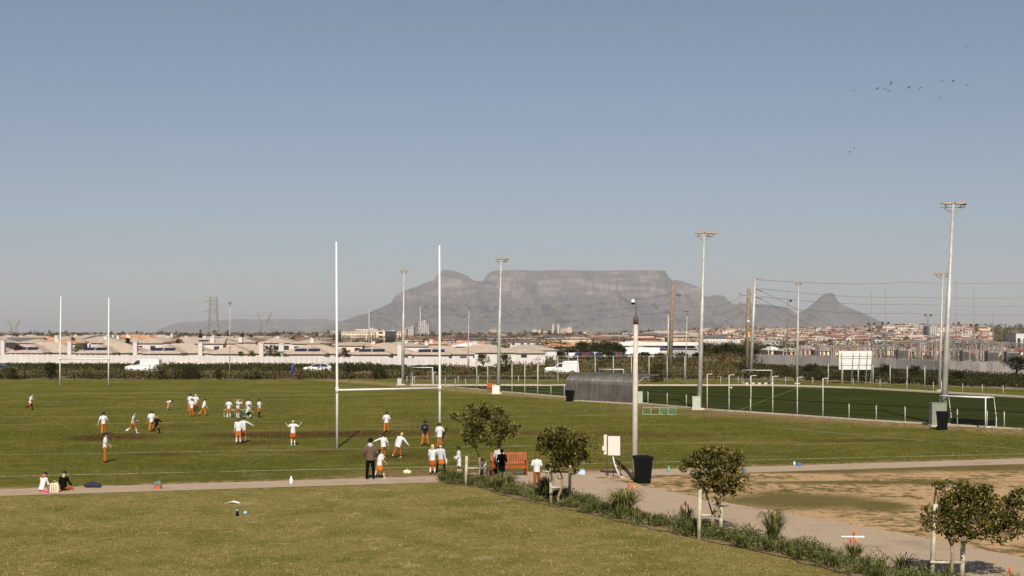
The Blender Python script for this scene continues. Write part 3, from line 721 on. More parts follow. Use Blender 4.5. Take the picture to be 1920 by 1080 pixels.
def bag(p, w, d, h, mat, lab, cat, name='bag', lumps=4, seed=0, strap=True, strapm=None):
    rnd = random.Random(seed); t = empty(name, p, rnd.uniform(-.3, .3), label=lab, cat=cat)
    m = MB()
    for k in range(lumps): m.ell((rnd.uniform(-.28, .28) * w, rnd.uniform(-.2, .2) * d, h * rnd.uniform(.35, .5)), (w * rnd.uniform(.28, .4), d * .4, h * rnd.uniform(.4, .52)), 10, 7)
    m.build('body', mat, t, True)
    if strap:
        m = MB(); m.tube([(-w * .2, 0, h * .8), (0, -.02, h * 1.15), (w * .2, 0, h * .8)], .012, 6); m.build('handle', strapm or mat, t, True)
bag(G(175, 915), .62, .3, .24, M_NAVY, 'dark navy bag lying slumped on the straight footpath', 'bag', 'bag', 6, 1)
bag(G(763, 888), .30, .2, .17, M_LIME, 'pale yellow green cloth bag on the bare edge near the adult in black trousers', 'bag', 'bag', 3, 2)
bag(G(1500, 874), .24, .2, .15, M_BLUE, 'small blue bag beside a bottle on the right footpath', 'bag', 'bag', 3, 3)
bag(G(925, 893), .34, .3, .42, cm('grey_bag', (.10, .10, .11), .85), 'dark grey rucksack at the feet of the pair beside the bench', 'rucksack', 'rucksack', 4, 4)
t = empty('shopping_bag', G(102, 924), .2, label='pale shopping bag with pink stripes between the two seated girls', cat='bag')
m = MB(); q_ = [(-.15, -.07), (.15, -.07), (.15, .07), (-.15, .07)]; m.add([(x, y, 0) for x, y in q_] + [(x * 1.1, y * 1.2, .17) for x, y in q_] + [(x * .92, y * .8, .36 + .02 * (x > 0)) for x, y in q_], [(3, 2, 1, 0), (8, 9, 10, 11)] + [(k * 4 + i, k * 4 + (i + 1) % 4, k * 4 + 4 + (i + 1) % 4, k * 4 + 4 + i) for k in range(2) for i in range(4)]); m.build('body', M_PATT, t)
m = MB()
for x in (-.09, -.02, .06): m.tube([(x, -.075, .02), (x * 1.05, -.09, .17), (x, -.065, .33)], .014, 5)
m.build('print', cm('pink_print', (.50, .16, .12), .8), t)
m = MB(); m.tube([(-.08, 0, .35), (-.05, 0, .44), (.05, 0, .44), (.08, 0, .36)], .008, 5); m.build('handle', M_PATT, t, True)
def lunchbox(p, w, d, h, mat, lab, rz=0, m2=None):
    t = empty('lunch_box', p, rz, label=lab, cat='lunch box', group='lunch boxes left on the paths')
    m = MB(); m.box((0, 0, h / 2), (w, d, h)); o = m.build('body', mat, t)
    md = o.modifiers.new('b', 'BEVEL'); md.width = .02; md.segments = 2
    m = MB(); m.tube([(-w * .25, 0, h), (-w * .2, 0, h + .05), (w * .2, 0, h + .05), (w * .25, 0, h)], .012, 6); m.build('handle', m2 or mat, t, True)
lunchbox(G(1091, 890), .26, .16, .19, M_PALEBLUE, 'pale blue lunch box on the path right of the second tree')
lunchbox(G(1395, 885), .20, .16, .14, M_BLUE, 'blue lunch box on the right footpath beside the third tree crown', .2)
lunchbox(G(85, 925), .22, .14, .10, M_PINK, 'bright pink lunch box in front of the seated girl in white', -.1)
lunchbox(G(296, 917), .27, .14, .24, cm('red_grey_cloth', (.16, .10, .10), .85), 'teal edged grey and red lunch bag standing on the straight footpath', .1, M_TEAL)
o_ = [k for k in bpy.data.objects if k.get('label', '').startswith('teal edged')][0]; m = MB(); m.box((0, -.085, .08), (.19, .03, .12)); m.build('pocket', M_RED, o_); m = MB(); m.box((0, -.07, .235), (.275, .02, .02)); m.build('trim', M_TEAL, o_)
# black jersey hanging over the low fence
p = G(1235, 757); m = MB(); m.add([(-.35, 0, 1.12), (.33, 0, 1.10), (.30, -.05, .80), (.12, -.06, .86), (-.05, -.05, .95), (-.2, -.05, .72), (-.34, -.04, .70)], [(0, 1, 2, 3, 4, 5, 6)])
o = m.build('jersey', M_BLACK, None, loc=p); o.modifiers.new('s', 'SOLIDIFY').thickness = .03; tag(o, 'black jersey hung over the top rail of the low fence right of the camera pole', 'jersey')
# ------------------------------------------------ plants
def leafmats(nm, cols, rough=.55):
    return [plain(nm, c, rough, .12, .3, 5) for c in cols]
LM_TREE = leafmats('leaf', [(.022, .027, .006), (.062, .064, .012), (.15, .125, .028), (.26, .20, .07)], .45)
LM_GREY = leafmats('leaf_grey', [(.055, .064, .020), (.11, .118, .042), (.185, .18, .08)], .8)
LM_REED = leafmats('blade', [(.05, .06, .015), (.11, .115, .030), (.21, .19, .065)], .6)
LM_SCRUB = leafmats('scrub_leaf', [(.022, .024, .007), (.050, .053, .014), (.095, .082, .028), (.17, .12, .06)], .9)
LM_TOWN = leafmats('town_leaf', [(.018, .022, .008), (.040, .045, .014), (.070, .068, .024)], .9)
M_BARK = plain('bark', (.23, .17, .115), .9, .1, .3, 8)
M_BARKD = plain('dark_bark', (.06, .045, .03), .9, .1, .3, 8)
def rv(rnd):
    while True:
        v = Vector((rnd.uniform(-1, 1), rnd.uniform(-1, 1), rnd.uniform(-1, 1)))
        if .05 < v.length < 1: return v
def leaf(m, p, d, s, w, mi, rnd):
    """a folded leaf from p along d"""
    d = d.normalized(); n = d.cross(rv(rnd)).normalized(); e = d.cross(n) * .25
    m.add([p, p + d * s * .5 + n * w + e * s, p + d * s, p + d * s * .5 - n * w + e * s], [(0, 1, 2), (0, 2, 3)], mi)
def crown(blobs, nclump, per, cr, ls, lw, seed, wt=(4, 5, 4, 2)):
    rnd = random.Random(seed); m = MB(); vol = [b[3] * b[4] * b[5] for b in blobs]; cl = []
    for _ in range(nclump):
        b = rnd.choices(blobs, vol)[0]; v = rv(rnd); v = v.normalized() * (v.length ** .45)
        c = Vector((b[0] + v.x * b[3], b[1] + v.y * b[4], b[2] + v.z * b[5])); cl.append(c)
        out = (v + Vector((0, 0, .5))).normalized(); k = cr * rnd.uniform(.7, 1.25)
        for _ in range(int(per * rnd.uniform(.6, 1.4))):
            q = rv(rnd) * k; p = c + Vector((q.x, q.y, q.z * .75))
            dd = (q * 1.2 / k + out * .9 + rv(rnd) * .5)
            leaf(m, p, dd, ls * rnd.uniform(.7, 1.25), lw * rnd.uniform(.8, 1.2), rnd.choices(range(len(wt)), wt)[0], rnd)
    return m, cl
def young_tree(px, base, trunk, blobs, seed, lab, nclump, stakes, ls=.115):
    """blobs in photo pixels round the crown, turned into metres at the tree's own distance"""
    b = G(px, base); D = b.y; s = D / F; rnd = random.Random(seed)
    t = empty('young_tree', b, label=lab, cat='tree', group='young staked trees along the planting bed')
    bl = [((x - px) * s, dy, Z(y, D), rx * s, rd, ry * s) for (x, y, rx, ry, dy, rd) in blobs]
    m, cl = crown(bl, int(nclump * .9), 25, .125, ls, ls * .27, seed); m.build('crown', LM_TREE, t)
    m = MB(); tp = [Vector(((x - px) * s, (i % 2) * .03, Z(y, D))) for i, (x, y) in enumerate(trunk)]
    tp[0].z = -.05
    m.tube(tp, [.052 - .018 * i / len(tp) for i in range(len(tp))], 8); m.build('trunk', M_BARK, t, True)
    top = tp[-1]; m = MB(); hubs = [top]
    for bx_ in bl:
        c = Vector(bx_[:3]); h0 = min(hubs, key=lambda h: (h - c).length); mid = (h0 + c) / 2 + rv(rnd) * .08 + Vector((0, 0, -.06))
        m.tube([h0, mid, c], [.026, .018, .011], 6); hubs.append(c)
    for c in cl[::2]:
        h0 = min(hubs, key=lambda h: (h - c).length); mid = (h0 + c) / 2 + rv(rnd) * .05
        m.tube([h0, mid, c], [.010, .007, .004], 4, cap=False)
    m.build('branch', M_BARKD, t, True)
    if stakes:
        st = empty('tree_stakes', b, label=stakes[0], cat='tree stakes', group='timber stake frames round the young trees')
        for (x, yb, yt, dx) in stakes[1]:
            pb_ = G(x, yb); pt = A(x + dx, pb_.y, Z(yt, pb_.y)); mm = MB(); mm.tube([pb_ - b + Vector((0, 0, -.1)), pt - b], [.060, .056], 10); mm.build('stake', M_STAKE, st, True)
        for (x0, y0, d0, x1, y1, d1) in stakes[2]:
            mm = MB(); mm.tube([A(x0, D + d0, Z(y0, D + d0)) - b, A(x1, D + d1, Z(y1, D + d1)) - b], .035, 8); mm.build('rail', M_STAKE, st, True)
    return t
young_tree(899, 911, [(899, 911), (897, 893), (900, 876), (899, 858)],
    [(868, 779, 20, 8, 0, .25), (893, 770, 22, 15, 0, .4), (931, 778, 13, 14, .1, .35), (912, 794, 26, 20, .1, .55), (885, 801, 20, 18, -.1, .5), (945, 806, 20, 19, 0, .45), (893, 818, 24, 16, 0, .5), (920, 820, 22, 12, 0, .5), (953, 790, 8, 10, 0, .3), (962, 806, 6, 8, 0, .2)],
    11, 'young staked tree with a ragged open crown, left of the park bench', 150,
    ('round timber stakes and rail around the tree left of the park bench', [(873, 912, 855, 2), (909, 903, 862, 1)], [(873, 878, -.2, 909, 878, .4)]))
young_tree(1050, 950, [(1050, 950), (1046, 933), (1053, 915), (1055, 897)],
    [(1030, 830, 22, 22, 0, .5), (1050, 822, 26, 18, 0, .55), (1075, 832, 26, 22, .1, .55), (1100, 832, 18, 14, 0, .35), (1045, 852, 28, 18, 0, .6), (1078, 855, 26, 18, 0, .55), (1062, 873, 22, 12, 0, .45), (1040, 872, 14, 10, -.1, .3), (1066, 842, 30, 26, 0, .6), (1045, 890, 8, 10, 0, .15)],
    12, 'dense rounded young tree between three stakes, right of the park bench', 200,
    ('round timber stakes and rails around the dense rounded tree', [(1033, 948, 866, 0), (1068, 935, 868, 1)], [(1031, 914, -.1, 1053, 914, 0), (1014, 884, .5, 1066, 885, .3)]))
m = MB(); b = G(1052, 950); m.tube([A(1053, b.y, Z(812, b.y)), A(1054, b.y, Z(795, b.y)), A(1055.5, b.y, Z(779, b.y))], [.008, .006, .004], 5)
m.tube([A(1054, b.y, Z(793, b.y)), A(1060, b.y, Z(797, b.y))], .004, 4); m.v = [tuple(Vector(v) - b + Vector((0, 0, 0))) for v in m.v]
tw = [o for o in bpy.data.objects if o.name == 'young_tree.001'][0]; o = m.build('twig', M_BARKD, tw); o.location = (b - tw.location)
young_tree(1336, 1003, [(1336, 1003), (1336, 985), (1336, 965)],
    [(1308, 850, 20, 9, 0, .3), (1295, 872, 17, 10, 0, .3), (1335, 858, 24, 16, 0, .5), (1367, 850, 17, 13, 0, .35), (1375, 868, 16, 14, 0, .4), (1325, 888, 26, 22, 0, .55), (1352, 892, 28, 22, 0, .6), (1383, 896, 16, 12, 0, .3), (1398, 908, 7, 8, 0, .2), (1312, 908, 12, 10, 0, .3), (1338, 922, 22, 16, 0, .45), (1362, 918, 14, 12, 0, .3), (1342, 946, 13, 12, 0, .25), (1367, 948, 6, 6, 0, .15)],
    13, 'slender young tree with crown reaching low along its trunk, third from the bench', 190,
    ('two timber stakes beside the slender third tree', [(1310, 1012, 918, 3), (1351, 1002, 950, 1)], [(1312, 966, -.1, 1350, 967, .2)]), .095)
young_tree(1790, 1092, [(1782, 1100), (1785, 1070), (1786, 1040), (1785, 1024)],
    [(1755, 915, 12, 8, 0, .25), (1790, 915, 18, 12, 0, .4), (1822, 920, 18, 14, 0, .4), (1852, 923, 16, 13, 0, .35), (1800, 945, 30, 20, 0, .55), (1840, 950, 28, 22, .1, .5), (1745, 968, 20, 14, 0, .35), (1732, 985, 12, 9, 0, .25), (1775, 978, 22, 18, 0, .45), (1820, 980, 30, 20, 0, .55), (1865, 975, 26, 20, .1, .45), (1895, 955, 22, 20, .1, .4), (1915, 940, 16, 16, .1, .35), (1885, 998, 20, 14, 0, .35), (1910, 985, 20, 16, 0, .35), (1800, 1003, 22, 12, 0, .4), (1855, 1000, 18, 12, 0, .3)],
    14, 'nearest young tree at the lower right with a dark spreading crown', 330,
    ('timber stakes and rails at the foot of the nearest tree, lower right', [(1746, 1092, 945, 8), (1803, 1085, 1015, 3)], [(1744, 1054, -.1, 1803, 1055, .15)]), .085)

# ground cover in the bed
def in_bed():
    import bisect
    rnd = random.Random(5); out = []
    lo = [Vector(p[:2]) for p in bed_low]; up = [Vector(p[:2]) for p in bed_up]
    def along(pl, t):
        L = [0]
        for a, b in zip(pl, pl[1:]): L.append(L[-1] + (b - a).length)
        d = t * L[-1]; i = max(0, min(len(pl) - 2, bisect.bisect_right(L, d) - 1)); f = (d - L[i]) / (L[i + 1] - L[i]); return pl[i].lerp(pl[i + 1], f)
    for _ in range(1250):
        t = rnd.random() * .86; a, b_ = along(lo, t), along(up, t); w = rnd.uniform(-.05 + .45 * max(0, mnoise.noise(Vector((t * 45, 0, 0))) + .35), 1.08)
        out.append((a.lerp(b_, w), t, w))
    return out
rnd = random.Random(8); m = MB()
for (p, t, w) in in_bed():
    hgt = (.17 + .30 * mnoise.noise(Vector((p.x * 1.1, p.y * 1.1, 1)))) * (1.25 if w > .5 else .9); tone = mnoise.noise(Vector((p.x * .5, p.y * .5, 7)))
    hgt = max(.08, hgt)
    if mnoise.noise(Vector((p.x * 1.6, p.y * 1.6, 21))) < -.12 and rnd.random() < .75: continue
    for _ in range(34):
        q = rv(rnd) * .24; z = abs(q.z) / .24 * hgt * 1.3 + .02
        leaf(m, Vector((p.x + q.x, p.y + q.y, .03 + z)), Vector((q.x * 3, q.y * 3, .5)) + rv(rnd) * .5, rnd.uniform(.05, .10), .014, rnd.choices((0, 1, 2), (2 + tone * 3, 4, 2 - tone * 2))[0], rnd)
for (p, t_, w) in in_bed()[:210]:
    hh_ = rnd.uniform(.25, .5)
    for _ in range(26):
        a = rnd.uniform(0, 6.28); d = Vector((math.cos(a), math.sin(a), 0)); s_ = Vector((-d.y, d.x, 0)) * .009; b0 = Vector((p.x, p.y, .03)) + d * .04; sp = rnd.uniform(.05, .28); c1 = b0 + d * sp * .5 + Vector((0, 0, hh_ * .7)); c2 = b0 + d * sp + Vector((0, 0, hh_ * rnd.uniform(.6, 1.1)))
        m.add([b0 - s_, b0 + s_, c1 + s_, c1 - s_, c2], [(0, 1, 2, 3), (3, 2, 4)], rnd.choice((3, 3, 4)))
o = m.build('ground_cover', LM_GREY + LM_REED[:2]); o['kind'] = 'stuff'
def tuft(px, py, h, spread_, n, flowers, lab, seed, dark=False, name='torch_lily'):
    rnd = random.Random(seed); b = G(px, py); D = b.y; t = empty(name, b, label=lab, cat='plant', group='grassy tufts in the planting bed')
    m = MB()
    for _ in range(n):
        a = rnd.uniform(0, 6.283); l = h * rnd.uniform(.6, 1.15); sp = spread_ * rnd.uniform(.15, 1.1); w = .011
        d = Vector((math.cos(a), math.sin(a), 0)); side = Vector((-d.y, d.x, 0)) * w; p0 = d * rnd.uniform(0, .09)
        c1 = p0 + d * sp * .35 + Vector((0, 0, l * .62)); c2 = p0 + d * sp * .75 + Vector((0, 0, l * .92)); c3 = p0 + d * sp * 1.15 + Vector((0, 0, l * rnd.uniform(.55, .98)))
        mi = rnd.choices((0, 1, 2), (5, 3, 1) if dark else (2, 4, 3))[0]
        m.add([p0 - side, p0 + side, c1 + side, c1 - side, c2 + side * .8, c2 - side * .8, c3], [(0, 1, 2, 3), (3, 2, 4, 5), (5, 4, 6)], mi)
    m.build('leaves', LM_REED, t)
    for (fx, fy, yel) in flowers:
        tip = A(fx, D, Z(fy, D)) - b; m = MB(); m.tube([(tip.x * .4, 0, .05), tip], [.010, .008], 6); st = m.build('flower_stalk', MAT_STALK, t)
        m = MB(); r = .022; m.tube([tip + Vector((0, 0, -.06)), tip + Vector((0, 0, -.02)), tip + Vector((0, 0, .03)), tip + Vector((0, 0, .06))], [r * .7, r * 1.15, r, r * .3], 8)
        for k in range(12):
            a = k * 2.4; z = -.06 + .09 * k / 12; m.tube([tip + Vector((math.cos(a) * r * .6, math.sin(a) * r * .6, z)), tip + Vector((math.cos(a) * r * 1.7, math.sin(a) * r * 1.7, z - .03))], [.008, .005], 4)
        m.build('flower_head', M_FLY if yel else M_FLR, st, True)
MAT_STALK = plain('stalk', (.17, .11, .05), .8, .2)
M_FLR = plain('flower_red', (.75, .09, .02), .7, .2, .2, 20); M_FLY = plain('flower_orange', (.75, .30, .04), .7, .2, .2, 20)
tuft(950, 922, .66, .55, 300, [], 'arching grassy tuft with yellow green blades in the bed, closest to the park bench', 1)
tuft(925, 918, .5, .4, 130, [], 'shorter olive grass tuft just left of the largest tuft near the bench', 2)
tuft(862, 903, .42, .5, 160, [], 'low spreading tuft at the left tip of the planting bed', 3)
tuft(1022, 938, .80, .36, 240, [(1024, 872, 0), (1026, 877, 1)], 'dark upright reeds with one orange flower beside the stake of the dense rounded tree', 4, True)
tuft(1170, 968, .85, .72, 430, [(1179, 908, 0), (1174, 923, 1), (1185, 913, 0), (1190, 914, 1)], 'large grass tuft with red flower spikes in front of the black wheelie bin', 5)
tuft(1288, 988, .55, .30, 110, [(1285, 943, 0), (1277.5, 949, 1), (1290, 949, 1)], 'dark tuft with three torch flowers just left of the slender third tree', 6, True)
tuft(1450, 1024, .95, .5, 210, [(1453, 965, 0)], 'spiky upright tuft carrying one thin orange flower, right of the third tree', 7, True)
tuft(1601, 1054, .45, .35, 130, [(1601, 998, 0), (1595, 1011, 0), (1605.5, 1012, 1)], 'small tuft with three tall red flower spikes in front of the paper sheet', 8)
tuft(1692, 1075, .45, .5, 90, [], 'sparse dark tuft at the bottom of the bed left of the nearest tree', 9, True)
tuft(1893, 1120, .55, .35, 70, [(1893, 1068, 0)], 'tuft with one red flower spike at the bottom right corner', 10)

# ------------------------------------------------ scrub beyond the fence
rnd = random.Random(21); m = MB()
def scrub_clump(m, x, y, z0, w, h, n, wt, ls):
    for _ in range(n):
        q = rv(rnd); v = Vector((x + q.x * w, y + q.y * w, z0 + (abs(q.z) ** .8) * h))
        leaf(m, v, q + Vector((0, 0, .4)), ls * rnd.uniform(.6, 1.3), ls * .32, rnd.choices((0, 1, 2, 3), wt)[0], rnd)
for _ in range(5600):
    px = rnd.uniform(-350, 2150); 
    D = 171.5 + rnd.random() ** 1.4 * (24 if px < 930 else 90)
    if px < 930 and rnd.random() < .6: D = rnd.uniform(206, lerp_tab([(-400, 258), (0, 246), (480, 223), (720, 212), (930, 211)], px))
    if px < 930 and 195 < D < 205.9: continue
    if px > 1380:
        near = lerp_tab([(1380, 173), (1600, 163), (1700, 153), (1920, 143), (2500, 120)], px); wl = lerp_tab([(1400, 255), (1600, 225), (1920, 183), (2500, 150)], px)
        D = near + rnd.random() * (wl - near - 4)
    x = (px - CX) / F * D; g = mnoise.noise(Vector((x * .06, D * .05, 2))); back = D > 206 and px < 930
    g2 = mnoise.noise(Vector((x * .16, D * .13, 11)))
    if g2 < (-.08 if not back else -.42) and rnd.random() < .82: continue
    h = (rnd.uniform(1.0, 1.45) if back else rnd.uniform(.35, 1.0)) * (1 + .5 * g + .5 * g2)
    if px > 1380 or back: h = min(h * .75, max(.32, (H - (693 if px > 1380 else 682) / F * D + 625 / F * D)) * (1.05 + .35 * g2))
    if D < 180 and px < 1380: wt = (4, 4, 4, 2.5)
    elif back: wt = (6, 6, 1.5, 0)
    elif px > 1380: wt = (12, 4, .6, .3); h *= .85
    else: wt = (4, 4, 4, 2) if g > 0 else (2, 3, 5, 4)
    scrub_clump(m, x, D, 0, rnd.uniform(.7, 1.7), h, 40, wt, .26)
o = m.build('scrub_vegetation', LM_SCRUB); o['kind'] = 'stuff'
o = sheet('dirt_road', [A(-600, 196), A(1500, 196), A(1500, 204), A(-600, 204)], .02, plain('road_dirt', (.33, .25, .17), .95, .1, .2, .6))

def bush(px, base, w, top, lab, seed, mats=LM_SCRUB, wt=(4, 4, 2, 0), trunk=False, D=None, name='bush', cat='bush', grp='bushes along the black fence', dens=1.0, cleft=0):
    D = D or G(px, base).y; s = D / F; hz = Z(top, D); b = A(px, D, 0)
    t = empty(name, b, label=lab, cat=cat, group=grp); rnd2 = random.Random(seed)
    R_ = w * s / 2; z0 = hz * (.45 if trunk else .0); bl = []
    for _ in range(7):
        a = rnd2.uniform(0, 6.28); r = rnd2.uniform(0, .55) * R_; zz = rnd2.uniform(.35, .68)
        bl.append((math.cos(a) * r, math.sin(a) * r, z0 + (hz - z0) * zz, R_ * rnd2.uniform(.35, .55), R_ * .5, (hz - z0) * min(zz, 1 - zz)))
    bl.append((0, 0, z0 + (hz - z0) * .5, R_ * .8, R_ * .7, (hz - z0) * .48))
    ls = max(.16, 1.9 * s)
    m, cl = crown(bl, int(90 * dens), 14, R_ * .2, ls, ls * .32, seed, wt[:len(mats)]); m.build('crown' if trunk else 'foliage', mats, t)
    m = MB()
    if trunk: m.tube([(0, 0, -.1), (.05 * R_, 0, hz * .35), (0, 0, hz * .6)], [.05 * R_ + .04, .04 * R_ + .03, .03], 7)
    for k in range(5):
        c = Vector(bl[k][:3]); m.tube([(0, 0, hz * .3 if trunk else 0), c * .5, c], [.05, .04, .02], 5)
    m.build('trunk' if trunk else 'stem', M_BARKD, t)
    return t
bush(352, 711.5, 58, 685, 'wide dark domed bush against the black fence, behind the near children groups', 1, wt=(9, 3, 1, 1), dens=1.8)
bush(300, 711.5, 34, 685, 'yellowish bush beside the white van, left of the dark domed bush', 2, wt=(2, 3, 5, 1))
bush(97, 711.5, 34, 680, 'dark loose bush just left of the far left rugby upright', 3, wt=(7, 3, 1, 0), dens=1.2)
bush(410, 711.5, 18, 692, 'small green round bush right of the dark domed bush', 4, wt=(1, 5, 3, 0), dens=.6)
bush(562, 711.5, 26, 694, 'dry tan bush in front of the blue upright drum', 5, wt=(0, 1, 3, 8), dens=.6)
bush(655, 708, 30, 682, 'dark green bush just right of the near left rugby upright', 6, wt=(6, 3, 1, 0))
bush(712, 711, 34, 682, 'spreading green bush left of the mast between the rugby uprights', 7, wt=(4, 4, 2, 0))
bush(868, 712, 34, 690, 'reddish dry bush at the left end of the hockey pitch', 8, wt=(1, 2, 2, 6), dens=.7)
bush(1232, 716, 48, 680, 'large brownish green bush beyond the shelter, left of the wooden pole', 9, wt=(5, 3, 3, 1), dens=1.6)
bush(945, 703, 46, 676, 'dark bush behind the tall cranked posts left of the white pickup', 10, wt=(6, 3, 1, 0), dens=1.3)
bush(1519, 702, 30, 683, 'dark bush in front of the grey slab wall, left of the billboard', 11, wt=(8, 2, 0, 0))
bush(1658, 706, 26, 683, 'dark bush at the right foot of the billboard', 12, wt=(8, 2, 0, 0))
bush(1715, 718, 26, 686, 'loose yellowish bush between the billboard and the far mast', 13, wt=(5, 3, 3, 1), trunk=True, dens=.8)
bush(1612, 712, 26, 690, 'dark bush under the middle of the billboard', 14, wt=(8, 3, 1, 0))
bush(1905, 708, 56, 671, 'dark round headed tree at the right edge before the grey slab wall', 15, mats=LM_TOWN, wt=(8, 2, 0), trunk=True, D=176, name='tree', cat='tree', grp='trees beyond the pitches', dens=2)
bush(1797, 716, 30, 697, 'low dark bush right of the tallest mast', 16, wt=(8, 2, 0, 0))
bush(20, 711.5, 30, 690, 'low brownish bush beside the dark car at the left edge', 17, wt=(4, 3, 3, 2), dens=.8)
bush(480, 711.5, 26, 692, 'brown dry shrub between the lamp post and the blue drum', 18, wt=(2, 2, 3, 5), dens=.7)
# the mid-distance belt of trees
TREES = [(993, 684, 22, 657), (1008, 684, 20, 660), (1026, 684, 22, 656), (1050, 684, 26, 660), (1068, 684, 22, 655), (1092, 680, 30, 642), (1115, 680, 30, 643), (1136, 680, 30, 640), (1155, 680, 28, 644), (1098, 682, 26, 655), (1124, 682, 24, 657), (1165, 682, 24, 652),
         (1325, 685, 26, 643), (1345, 685, 26, 650), (1360, 685, 28, 646), (1378, 685, 26, 648), (1390, 686, 22, 653), (1308, 684, 26, 663), (1280, 684, 30, 665), (1208, 684, 26, 662), (1236, 684, 24, 664), (1140, 684, 22, 658), (1415, 684, 22, 655)]
for i, (px, base, w, top) in enumerate(TREES):
    where = ('behind the white pickup' if px < 1085 else 'above the parked cars' if px < 1175 else 'below the pale hall' if px < 1300 else 'between the second mast and the wooden pole pair')
    bush(px, base, w, top, ('dark evergreen' if i % 3 else 'olive green') + ' tree in the belt ' + where, 100 + i, mats=LM_TOWN if i % 3 else LM_SCRUB, wt=(6, 3, 1) if i % 3 else (5, 4, 3, 0), trunk=True, D=(300 if base > 682 else 318) + (i * 7) % 16, name='tree', grp='belt of dark trees beyond the scrub', dens=.9)
# ------------------------------------------------ town
def roofm(name, a):
    n = NT(name); f = n.noise(1.2, 4, n.obj()); w = n.n('ShaderNodeTexWave', wave_type='BANDS', bands_direction='Z'); w.inputs['Scale'].default_value = 6; n.l(n.obj(), w.inputs[0])
    c = n.mix(n.ramp(f, .3, .7), tuple(k * .85 for k in a), tuple(min(1, k * 1.1) for k in a)); c = n.mix(n.math('MULTIPLY', w.outputs['Fac'], .25), c, tuple(k * .7 for k in a))
    return n.out(c, .85, .2)
RF = {'beige': roofm('roof_beige', (.43, .345, .28)), 'sand': roofm('roof_sand', (.40, .34, .28)), 'orange': roofm('roof_orange', (.50, .27, .15)), 'brown': roofm('roof_brown', (.20, .125, .095)), 'grey': roofm('roof_grey', (.13, .13, .135)), 'red': roofm('roof_red', (.24, .105, .08)), 'white': roofm('roof_white', (.68, .66, .64)), 'green': roofm('roof_green', (.30, .35, .22))}
WL = {'white': plain('wall_white', (.55, .52, .50), .8, .2, .06, .4), 'cream': plain('wall_cream', (.66, .54, .42), .8, .2, .08, .4), 'tan': plain('wall_tan', (.50, .36, .27), .8, .2, .1, .4), 'pink': plain('wall_pink', (.58, .40, .33), .8, .2, .1, .4), 'grey': plain('wall_grey', (.42, .40, .39), .8, .2, .08, .4)}
M_WIN = plain('window_glass', (.035, .038, .05), .2, .6, .3, 1)
M_SOLAR = plain('solar_glass', (.018, .022, .05), .25, .5, .2, 1)
GR = 'houses of the estate behind the white wall'
def hip(m, x0, y0, x1, y1, e, r, ov=.35, gable=False):
    x0 -= ov; x1 += ov; y0 -= ov; y1 += ov; ins = 0 if gable else min(x1 - x0, y1 - y0) / 2
    if x1 - x0 >= y1 - y0: a, b = (x0 + ins, (y0 + y1) / 2, r), (x1 - ins, (y0 + y1) / 2, r)
    else: a, b = ((x0 + x1) / 2, y0 + ins, r), ((x0 + x1) / 2, y1 - ins, r)
    c = [(x0, y0, e), (x1, y0, e), (x1, y1, e), (x0, y1, e)]; c2 = [(p[0], p[1], e - .12) for p in c]
    if x1 - x0 >= y1 - y0: fs = [(0, 1, 5, 4), (1, 2, 5), (2, 3, 4, 5), (3, 0, 4)]
    else: fs = [(0, 1, 4), (1, 2, 5, 4), (2, 3, 5), (3, 0, 4, 5)]
    m.add(c + [a, b] + c2, fs + [(9, 8, 7, 6), (0, 6, 7, 1), (1, 7, 8, 2), (2, 8, 9, 3), (3, 9, 6, 0)])
def house(x, y, w, d, e, r, roof, wall, lab, rz=0, wing=0, chim=None, solar=0, z=0, grp=GR, gable=False, wins=4, seed=0):
    t = empty('house', (x, y, z), rz, label=lab, cat='house', group=grp); rnd = random.Random(seed)
    m = MB(); m.box((0, d / 2, e / 2 - .5), (w, d, e + .9)); m.build('wall', WL[wall], t)
    m = MB(); hip(m, -w / 2, 0, w / 2, d, e, r, gable=gable); ro = m.build('roof', RF[roof], t)
    fy = 0
    if wing:
        m = MB(); m.box((wing, -2.2, e / 2 - .55), (w * .52, 5.4, e + .8)); m.build('wall', WL[wall], t)
        m = MB(); hip(m, wing - w * .26, -4.9, wing + w * .26, d * .5, e + .004, e + (r - e) * .86); m.build('roof', RF[roof], t); fy = -4.9
    for k in range(wins):
        m = MB(); xx = -w / 2 + w * (k + .5) / wins + rnd.uniform(-.3, .3)
        if wing and abs(xx - wing) < w * .27: continue
        m.box((xx, -.02, e * .72), (1.1, .06, e * .22)); m.build('window', M_WIN, t)
    if chim is not None:
        m = MB(); m.box((chim, .4 if not wing else -.3, (r + .15) / 2), (.75, .75, r + .15)); m.box((chim, .4 if not wing else -.3, r + .2), (.9, .9, .12)); m.build('chimney', WL['white'], ro)
    if solar:
        dy = (w * .26 + .35) if wing else (d / 2 + .35)
        run = min(w * .26 + .35, d / 2 + 2.6) if wing else d / 2 + .35
        hgt = (r - e) * (.86 if wing else 1); an = math.atan2(hgt, run)
        for k in range(solar):
            xx = (wing or 0) - 1.1 + 2.2 * k if solar == 2 else (wing or 0)
            m = MB(); M_ = Matrix.Rotation(an, 3, 'X'); m.box((xx, fy - .35 + run * .42, e + hgt * .42 + .07), (2.0, 1.1, .08), M=M_); m.build('solar_panel', M_SOLAR, ro)
    return t
wallD = lambda px: lerp_tab([(-400, 262), (0, 249), (480, 226), (720, 214), (893, 207)], px)
